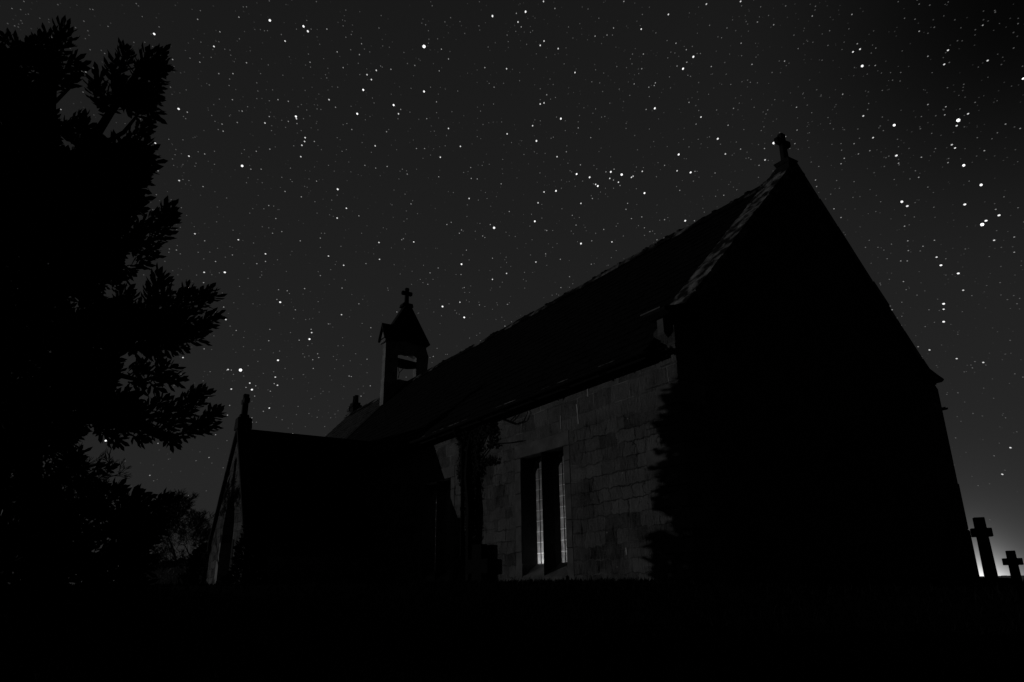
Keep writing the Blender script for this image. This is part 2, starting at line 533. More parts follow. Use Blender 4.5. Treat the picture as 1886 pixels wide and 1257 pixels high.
q0, q1, q2 = AZ0 - .20, AZ0 + .02, AZ0 + .10
mb.hexa([(-.43, 3.26, q0), (.06, 3.26, q0), (.06, 3.74, q0), (-.43, 3.74, q0), (-.30, 3.385, q1), (.0, 3.385, q1), (.0, 3.615, q1), (-.30, 3.615, q1)])
mb.hexa([(-.30, 3.385, q1), (.0, 3.385, q1), (.0, 3.615, q1), (-.30, 3.615, q1), (-.33, 3.35, q2), (.02, 3.35, q2), (.02, 3.65, q2), (-.33, 3.65, q2)])
sad = mb.build('saddle_stone', MT['granite'], church, bevel=.012)
cross_mesh((-.16, 3.5, AZ0 + .09), .64, .19, .115, .11, 'y', flare=1.2).build('gable_cross', MT['granite'], church, bevel=.02)

# quoins at the near corner
mb_z = -.2; k = 0
while mb_z < 3.2:
    h = random.uniform(.26, .33); w = (.72, .40)[k % 2] + random.uniform(-.06, .06)
    top = min(mb_z + h - .012, 3.29)
    q = MB(); q.box(-w, .018, -.016 - random.uniform(0, .008), .3, mb_z, top)
    q.build('quoin', MT['wall'] if k % 3 else MT['ashlar'], church, bevel=.012)
    mb_z += h; k += 1

# pale mortar runs that catch the light near the top of the wall
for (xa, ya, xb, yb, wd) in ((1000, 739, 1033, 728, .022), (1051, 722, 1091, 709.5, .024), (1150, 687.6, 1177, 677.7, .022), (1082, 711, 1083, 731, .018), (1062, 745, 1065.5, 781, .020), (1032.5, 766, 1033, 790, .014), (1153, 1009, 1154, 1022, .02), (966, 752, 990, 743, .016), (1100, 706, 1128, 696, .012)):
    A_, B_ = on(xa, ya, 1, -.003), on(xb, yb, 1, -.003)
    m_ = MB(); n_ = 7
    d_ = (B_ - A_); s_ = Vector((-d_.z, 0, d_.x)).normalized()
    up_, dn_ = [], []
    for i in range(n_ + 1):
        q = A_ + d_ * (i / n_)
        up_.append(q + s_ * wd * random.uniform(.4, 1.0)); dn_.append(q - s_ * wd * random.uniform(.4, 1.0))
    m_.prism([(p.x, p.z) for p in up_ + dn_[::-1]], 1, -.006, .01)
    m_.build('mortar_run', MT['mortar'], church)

# gutter and downpipe
mb = MB()
for (ya, s) in ((-.29, 1), (7.29 - .17, -1)):
    prof = [(ya + .05 * math.cos(t), 3.20 + .05 * math.sin(t)) for t in [math.pi + k * math.pi / 8 for k in range(9)]]
    prof2 = [(ya + .042 * math.cos(t), 3.20 + .042 * math.sin(t)) for t in [2 * math.pi - k * math.pi / 8 for k in range(9)]]
    mb.prism(prof + prof2, 0, (XB + 6.0) if s == 1 else -16, -.31 if s == 1 else .03)
for x in np.arange(-10.6, -.5, .92):
    mb.box(x - .015, x + .015, -.30, -.002, 3.115, 3.135)
gt = mb.build('gutter', MT['iron'], church)
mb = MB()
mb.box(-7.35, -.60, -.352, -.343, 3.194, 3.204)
mb.build('gutter_glint', MT['gutter'], gt)  # painted highlight strip on the dark gutter
mb = MB()
DPX = -5.98
mb.tube([(DPX, -.29, 3.13), (DPX, -.26, 3.03), (DPX, -.10, 2.86), (DPX, -.09, 2.75), (DPX, -.09, -.1)], .042, 10)
for zz in (2.5, 1.5, .6): mb.tube([(DPX, -.09, zz), (DPX, -.09, zz + .07)], .056, 10)
mb.build('downpipe', MT['iron'], church)

# windows
for wi, dx in enumerate(WDX):
    fr = MB()
    X0, X1, X2, X3 = -4.187 + dx, -4.0 + dx, -2.72 + dx, -2.553 + dx
    fr.box(X0 - .008, X3 + .008, -.006, .40, 2.25, 2.487)
    zs = [.05, .62, 1.05, 1.62, 2.0, 2.248]
    for i in range(5):
        fr.box(X0 - .008, X1 - .002 * (i % 2), -.004 - .003 * (i % 2), .40, zs[i] + .003, zs[i + 1] - .003)
        fr.box(X2 + .002 * (i % 2), X3 + .008, -.004 - .003 * (i % 2), .40, zs[i] + .003, zs[i + 1] - .003)
    w = fr.build('window', MT['ashlar'], church, bevel=.008)
    w['label'] = 'near two-light lancet window, the brighter one' if wi == 0 else 'two-light window beside the porch, mostly hidden'
    sb = MB(); sb.prism([(-.035, .07), (-.035, .19), (.285, .415), (.40, .415), (.40, .07)], 0, X1 + .001, X2 - .001)
    sb.build('sill', MT['ashlar'], w)
    for nm_, xa in (('reveal_shade', X1), ('reveal_shade', X2 - .006)):
        rv_ = MB(); rv_.box(xa + .0005, xa + .0055, .012, .30, .25, 2.246); rv_.build('reveal_shade', MT['granite'], w)  # dark lining puts the shade of the recess into the stone colour
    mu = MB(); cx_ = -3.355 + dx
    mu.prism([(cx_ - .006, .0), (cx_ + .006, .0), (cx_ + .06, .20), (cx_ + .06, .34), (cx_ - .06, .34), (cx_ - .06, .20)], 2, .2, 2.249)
    mu.build('mullion', MT['granite'], w)  # dark stone here too, for the shade on its chamfers
    tr_ = MB()
    for (xa, xb) in ((X1, cx_ - .05), (cx_ + .05, X2)):
        xm, hw = (xa + xb) / 2, (xb - xa) / 2
        arc = []
        for t in np.linspace(0, 1, 15):                       # cusped pointed head
            u = 1 - t
            xx = hw * (u ** .62); zz = 1.93 + .27 * (1 - u ** 1.9)
            cus = .045 * max(0, 1 - abs(t - .42) / .16)
            arc.append((xx - cus, zz - cus * .3))
        left = [(xm - a, b) for a, b in arc]
        right = [(xm + a, b) for a, b in arc]
        tr_.prism([(xa, 2.249)] + left + [(xm, 2.249)], 1, .21, .31)
        tr_.prism([(xm, 2.249)] + right[::-1] + [(xb, 2.249)], 1, .21, .31)
    tr_.build('tracery', MT['granite'], w)
    for (xa, xb) in ((X1, cx_ - .06), (cx_ + .06, X2)):
        pn, pt_, cm = MB(), MB(), MB()
        nc, nr = 5, 10
        pw, ph = (xb - xa) / nc, (2.24 - .415) / nr
        for r_ in range(nr):
            for c in range(nc):
                ty = random.uniform(-.004, .004)
                x0, x1 = xa + c * pw + .006, xa + (c + 1) * pw - .006
                z0, z1 = .415 + r_ * ph + .007, .415 + (r_ + 1) * ph - .007
                pn.add([(x0, .320, z0), (x1, .320 + ty, z0), (x1, .320 + ty, z1), (x0, .320, z1)], [(0, 1, 2, 3)])
        for c in range(nc + 1): cm.box(xa + c * pw - .006, xa + c * pw + .006, .308, .326, .415, 2.24)
        p_ = pn.build('pane', MT['pane'], w, keep=True)
        for r_ in range(1, nr):
            pt_ = MB(); z0 = .415 + r_ * ph
            pt_.add([(xa + .004, .314, z0 - .008), (xb - .004, .314, z0 - .008), (xb - .004, .314, z0 + .008), (xa + .004, .314, z0 + .008)], [(0, 1, 2, 3)])
            pt_.build('glazing_bar', MT['bar_glint'], w, keep=True)
        cm.build('came', MT['lead'], w)
for (nm, loc, en) in (('pane_fill_light', (-3.72, .56, .40), 4.0), ('pane_fill_light', (-3.3, 1.4, .7), 9.0), ('pane_fill_light', (-7.3, 1.3, 1.6), 5.0)):  # added lights behind the panes, only to brighten the glass
    ld = bpy.data.lights.new(nm, 'POINT'); ld.energy = en; ld.shadow_soft_size = .05
    lo = bpy.data.objects.new(nm, ld); COL.objects.link(lo); lo.location = loc

# bellcote
bc = MB()
bx0, bx1 = XB - .30, XB
bc.box(bx0 - .02, bx1 + .02, 2.685, 4.38, 5.6, 7.40)
bc.box(bx0, bx1, 2.70, 3.20, 7.40, 8.95)
bc.box(bx0, bx1, 3.96, 4.36, 7.40, 8.95)
ar = [(3.20, 8.36), (3.30, 8.43), (3.45, 8.47), (3.58, 8.44), (3.70, 8.47), (3.86, 8.42), (3.96, 8.36)]
bc.prism([(3.20, 8.95)] + ar + [(3.96, 8.95)], 0, bx0 + .002, bx1 - .002)
bc.prism([(3.2, 7.40), (3.3, 7.43), (3.58, 7.40), (3.9, 7.44), (3.96, 7.5), (3.96, 7.3), (3.2, 7.3)], 0, bx0 + .01, bx1 - .01)
bc.prism([(4.36, 8.80), (4.47, 8.50), (4.47, 8.44), (4.42, 7.7), (4.36, 7.7)], 0, bx0 + .02, bx1 - .02)
bell = bc.build('bellcote', MT['pale'], church, bevel=.012)
rb = MB()
rb.prism([(2.60, 8.93), (2.66, 8.86), (3.53, 8.96), (4.40, 8.86), (4.50, 8.95), (3.62, 10.42), (3.44, 10.42)], 0, bx0 - .08, bx1 + .06)
rb.build('bellcote_roof', MT['granite'], bell, bevel=.01)
gm = MB()
gxm = (bx0 + bx1) / 2
gm.prism([(gxm - .30, 8.86), (gxm - .30, 8.96), (gxm, 9.56), (gxm + .30, 8.96), (gxm + .30, 8.86), (gxm, 9.42)], 1, 2.56, 3.2)
gm.build('gablet_roof', MT['granite'], bell)
gf = MB(); gf.prism([(gxm - .25, 8.78), (gxm - .25, 8.9), (gxm, 9.38), (gxm + .25, 8.9), (gxm + .25, 8.78)], 1, 2.62, 2.69); gf.build('gablet_front', MT['pale'], bell)
sd = MB(); sd.prism([(3.30, 10.36), (3.76, 10.36), (3.72, 10.50), (3.34, 10.50)], 0, bx0 - .02, bx1 + .02); sd.build('saddle_stone', MT['granite'], bell, bevel=.01)
cross_mesh((gxm, 3.53, 10.46), .72, .22, .13, .13, 'y', flare=1.25).build('bellcote_cross', MT['granite'], bell, bevel=.02)
bb = MB(); bb.prism([(3.19, 8.26), (3.97, 8.20), (3.97, 7.98), (3.7, 7.93), (3.4, 7.93), (3.19, 8.0)], 0, gxm - .10, gxm + .10); bb.build('bell_beam', MT['wood'], bell)
bl = MB(); bl.tube([(gxm, 3.30, 7.50), (gxm, 3.33, 7.62), (gxm, 3.34, 7.72), (gxm, 3.44, 7.84), (gxm, 3.54, 7.95)], .014, 5); bl.tube([(gxm, 3.34, 7.72), (gxm, 3.30, 7.82), (gxm, 3.29, 7.95)], .012, 5)
bl.build('bell_lever', MT['iron'], bell)

# chimney stack behind the far ridge
cq = on(651, 768, 1, 4.3); ct = on(657, 731, 1, 4.3)
cb = MB(); x0 = cq.x
cb.box(x0, x0 + .42, 4.1, 4.45, 5.5, ct.z - .30)
cb.box(x0 - .05, x0 + .47, 4.05, 4.50, ct.z - .52, ct.z - .42)
ch = cb.build('chimney', MT['granite'], church, bevel=.01)
for dx in (.10, .31):
    pb = MB(); pb.tube([(x0 + dx, 4.28, ct.z - .30), (x0 + dx, 4.28, ct.z - .02), (x0 + dx, 4.28, ct.z + .04)], [.10, .085, .095], 10)
    pb.build('chimney_pot', MT['granite'], ch)
cb2 = MB(); cb2.box(x0 - .30, x0 - .06, 4.12, 4.40, 5.5, ct.z - .62); cb2.box(x0 - .34, x0 - .06, 4.08, 4.44, ct.z - .62, ct.z - .50)
cb2.build('flue_shoulder', MT['ashlar'], ch, bevel=.01)

# ------------------------------------------------------------------ porch
PXC, PHW, PF, PEZ, PRZ = -12.75, 1.93, -3.06, 1.38, 4.03
PS = (PRZ - PEZ) / PHW
porch = None
pw = MB()
dl, zs_, za = .62, 1.25, 2.30
arc = [(dl * math.cos(t * math.pi / 2) ** .8 if t < 1 else 0, zs_ + (za - zs_) * math.sin(t * math.pi / 2) ** 1.0) for t in np.linspace(0, 1, 9)]
nh, nb, ntp = .14, 2.62, 3.25
def half(s):
    P = [(PXC + s * PHW, -.35), (PXC + s * PHW, PEZ), (PXC, PRZ), (PXC, ntp + .12), (PXC + s * nh, ntp), (PXC + s * nh, nb), (PXC, nb)]
    P += [(PXC + s * a, b) for a, b in arc[::-1]] + [(PXC + s * dl, -.35)]
    return P
pw.prism(half(-1), 1, PF, PF + .34)
pw.prism(half(1), 1, PF, PF + .34)
pw.box(PXC - nh - .05, PXC + nh + .05, PF + .20, PF + .36, nb - .1, ntp + .2)
pw.box(PXC - PHW, PXC - PHW + .34, PF + .34, 0, -.35, PEZ)
pw.box(PXC + PHW - .34, PXC + PHW, PF + .34, 0, -.35, PEZ)
porch = pw.build('porch', MT['porch_wall'], church)
pr = MB()
e = PHW + .16
pr.prism([(PXC - e, PEZ - .16 * PS), (PXC, PRZ), (PXC + e, PEZ - .16 * PS), (PXC + e, PEZ - .16 * PS + .09), (PXC, PRZ + .09), (PXC - e, PEZ - .16 * PS + .09)], 1, PF + .255, .78)
pr.build('porch_roof', MT['slate'], porch)
pc = MB()
e = PHW + .06
for s in (-1, 1):
    pc.prism([(PXC + s * e, PEZ - .17 * PS + .02), (PXC, PRZ + .02), (PXC, PRZ + .22), (PXC + s * e, PEZ - .17 * PS + .19)], 1, PF - .07, PF + .25)
    pc.prism([(PXC + s * (e - .02), PEZ - .17 * PS + .22), (PXC + s * (PHW - .04), PEZ + .05), (PXC + s * (PHW - .04), PEZ - .32), (PXC + s * e, PEZ - .17 * PS - .05)], 1, PF - .068, PF + .22)
pc.build('porch_coping', MT['granite'], porch, bevel=.012)
ps_ = MB(); ps_.prism([(PXC - .24, PRZ + .05), (PXC + .24, PRZ + .05), (PXC + .15, PRZ + .36), (PXC - .15, PRZ + .36)], 1, PF - .09, PF + .27)
ps_.prism([(PXC - .15, PRZ + .36), (PXC + .15, PRZ + .36), (PXC + .06, PRZ + .46), (PXC - .06, PRZ + .46)], 1, PF - .03, PF + .20)
ps_.build('saddle_stone', MT['granite'], porch, bevel=.01)
cross_mesh((PXC, PF + .085, PRZ + .44), .58, .19, .13, .14, 'x', flare=1.2).build('porch_cross', MT['granite'], porch, bevel=.015)
pd = MB(); pd.box(PXC - .9, PXC + .9, PF + .60, PF + .68, -.35, 2.45); pd.build('porch_door', MT['wood'], porch)
for s in (-1, 1):
    pj = MB()
    for i, (a, b) in enumerate(((-.3, .35), (.35, .80), (.80, 1.25))):
        xa, xb = PXC + s * (dl - .002), PXC + s * (dl + (.30 if i % 2 else .20))
        pj.box(min(xa, xb), max(xa, xb), PF - .012, PF + .30, a, b)
    pj.build('door_jamb', MT['pale'] if s < 0 else MT['granite'], porch, bevel=.01)  # right jamb darkened to stand in for the shade there

# ------------------------------------------------------------------ climber on the nave wall
LEAF = np.array([(0, 0, 0), (.30, .32, .05), (.70, .42, .05), (1, 0, -.05), (.70, -.42, .05), (.30, -.32, .05), (.45, 0, -.02)], float)
LEAF_F = [(0, 1, 6), (1, 2, 6), (2, 3, 6), (3, 4, 6), (4, 5, 6), (5, 0, 6)]
class Leaves:
    def __init__(self): self.P, self.n = [], 0
    def add(self, pos, d, nrm, L, w):
        self.P.append((pos, d, nrm, L, w))
    def mesh(self, mb):
        if not self.P: return
        pos = np.array([tuple(p[0]) for p in self.P]); d = np.array([tuple(p[1]) for p in self.P]); nn = np.array([tuple(p[2]) for p in self.P])
        L = np.array([p[3] for p in self.P]); w = np.array([p[4] for p in self.P])
        d /= np.linalg.norm(d, axis=1)[:, None]
        s = np.cross(nn, d); s /= np.maximum(np.linalg.norm(s, axis=1), 1e-6)[:, None]
        u = np.cross(d, s)
        V = pos[:, None, :] + d[:, None, :] * (LEAF[None, :, 0:1] * L[:, None, None]) + s[:, None, :] * (LEAF[None, :, 1:2] * w[:, None, None]) + u[:, None, :] * (LEAF[None, :, 2:3] * L[:, None, None])
        o = len(mb.v)
        mb.v += [tuple(v) for v in V.reshape(-1, 3)]
        for i in range(len(self.P)):
            b = o + i * 7
            mb.f += [(b + a_, b + b_, b + c_) for a_, b_, c_ in LEAF_F]
def rv():
    return Vector((random.gauss(0, 1), random.gauss(0, 1), random.gauss(0, 1))).normalized()
def in_poly(x, y, P):
    c = False; j = len(P) - 1
    for i in range(len(P)):
        if (P[i][1] > y) != (P[j][1] > y) and x < (P[j][0] - P[i][0]) * (y - P[i][1]) / (P[j][1] - P[i][1]) + P[i][0]: c = not c
        j = i
    return c

climber = thing('climbing_shrub', 'dark leafy climber trained up the nave wall between the two windows', 'climbing plant', (-5.7, -.1, .1))
mb = MB()
stem = [on(866, 1078, 1, -.08), on(865, 1010, 1, -.09), on(867, 940, 1, -.10), on(862, 880, 1, -.10), on(863, 830, 1, -.10), on(868, 795, 1, -.08)]
mb.tube(stem, [.09, .085, .085, .08, .06, .03], 7)
for pts, r_ in (([(866, 850), (885, 820), (905, 775), (918, 770), (938, 778), (949, 782), (965, 776)], .016), ([(938, 778), (948, 768), (957, 754)], .012), ([(866, 870), (905, 818), (940, 816), (962, 812)], .014),
                ([(862, 830), (848, 815), (838, 818)], .012), ([(862, 840), (872, 790), (885, 772)], .02), ([(965, 776), (972, 760), (962, 746)], .009), ([(905, 775), (925, 752), (930, 742)], .01)):
    mb.tube([on(x, y, 1, -.035) for x, y in pts], [r_ * (1 - .5 * i / len(pts)) for i in range(len(pts))], 5)
mb.build('stem', MT['bark'], climber)
lv = Leaves()
cp = [[(841, 785), (880, 772), (900, 768), (905, 800), (880, 806), (880, 850), (905, 842), (912, 852), (884, 858), (877, 880), (874, 930), (857, 940), (850, 900), (843, 880), (846, 830)],
      [(858, 930), (874, 930), (876, 1078), (858, 1078)], [(898, 772), (908, 790), (906, 828), (898, 822), (902, 800), (895, 790)]]
for P, n in zip(cp, (3600, 1000, 240)):
    xs_, ys_ = [p[0] for p in P], [p[1] for p in P]
    c = 0
    while c < n:
        x, y = random.uniform(min(xs_), max(xs_)), random.uniform(min(ys_), max(ys_))
        if not in_poly(x, y, P): continue
        p = on(x, y, 1, -random.uniform(.02, .10))
        d = rv(); d.y *= .4
        lv.add(p, d, Vector((0, -1, .2)) + rv() * .5, random.uniform(.04, .075), random.uniform(.03, .05)); c += 1
for _ in range(700):  # dark leaves added along the eaves to imitate their ragged shadow
    X = -5.4 + 5.39 * random.random() ** 1.1
    wv = .5 + .5 * math.sin(X * 7.3) * math.sin(X * 3.1 + 1)
    lv.add(Vector((X, -random.uniform(.02, .10), 3.21 - random.uniform(0, .02 + .09 * wv))), Vector((random.uniform(-1, 1), -.1, random.uniform(-1.2, .3))), Vector((0, -1, .2)) + rv() * .4, random.uniform(.05, .10), random.uniform(.03, .06))
mb = MB(); lv.mesh(mb); mb.build('foliage', MT['leaf'], climber)

# ------------------------------------------------------------------ gravestones
def grave(px, py, d, h, arm, w, t, az, label, sq):
    p = at(px, py, d); gz = ground_z(p.x, p.y) - .24
    o = thing('gravestone_cross', label, 'gravestone', (p.x, p.y, gz), 'cross gravestones in the churchyard')
    m = cross_mesh((p.x, p.y, gz + .02), h, arm, w, t, 'x', az, .98, sq); m.build('cross', MT['grave'], o, bevel=.006)
    b = MB(); b.box(-.36, .36, -.26, .26, 0, .14, .01); b.box(-.26, .26, -.18, .18, .14, .23, .008)
    c, s = math.cos(az), math.sin(az)
    b.v = [(p.x + x * c - y * s, p.y + x * s + y * c, gz + z_) for x, y, z_ in b.v]
    b.build('base', MT['grave'], o, bevel=.015)
    return o
va = math.atan2(ray(1830, 1050).y, ray(1830, 1050).x) - math.pi / 2
grave(1830, 1083, 15.2, 1.21, .155, .168, .15, va + .15, 'taller dark stone cross beside the corner of the church', 1.5)
grave(1876, 1083, 18.5, .97, .17, .158, .14, va + .15, 'smaller dark stone cross at the right edge, beyond the tall one', 1.36)
va2 = math.atan2(ray(882, 1060).y, ray(882, 1060).x) - math.pi / 2
grave(883, 1083, (on(883, 1083, 1, -.13) - CAM).length, .92, .335, .30, .14, .12, 'squat dark stone cross standing before the nave wall left of the bright window', 1.3)

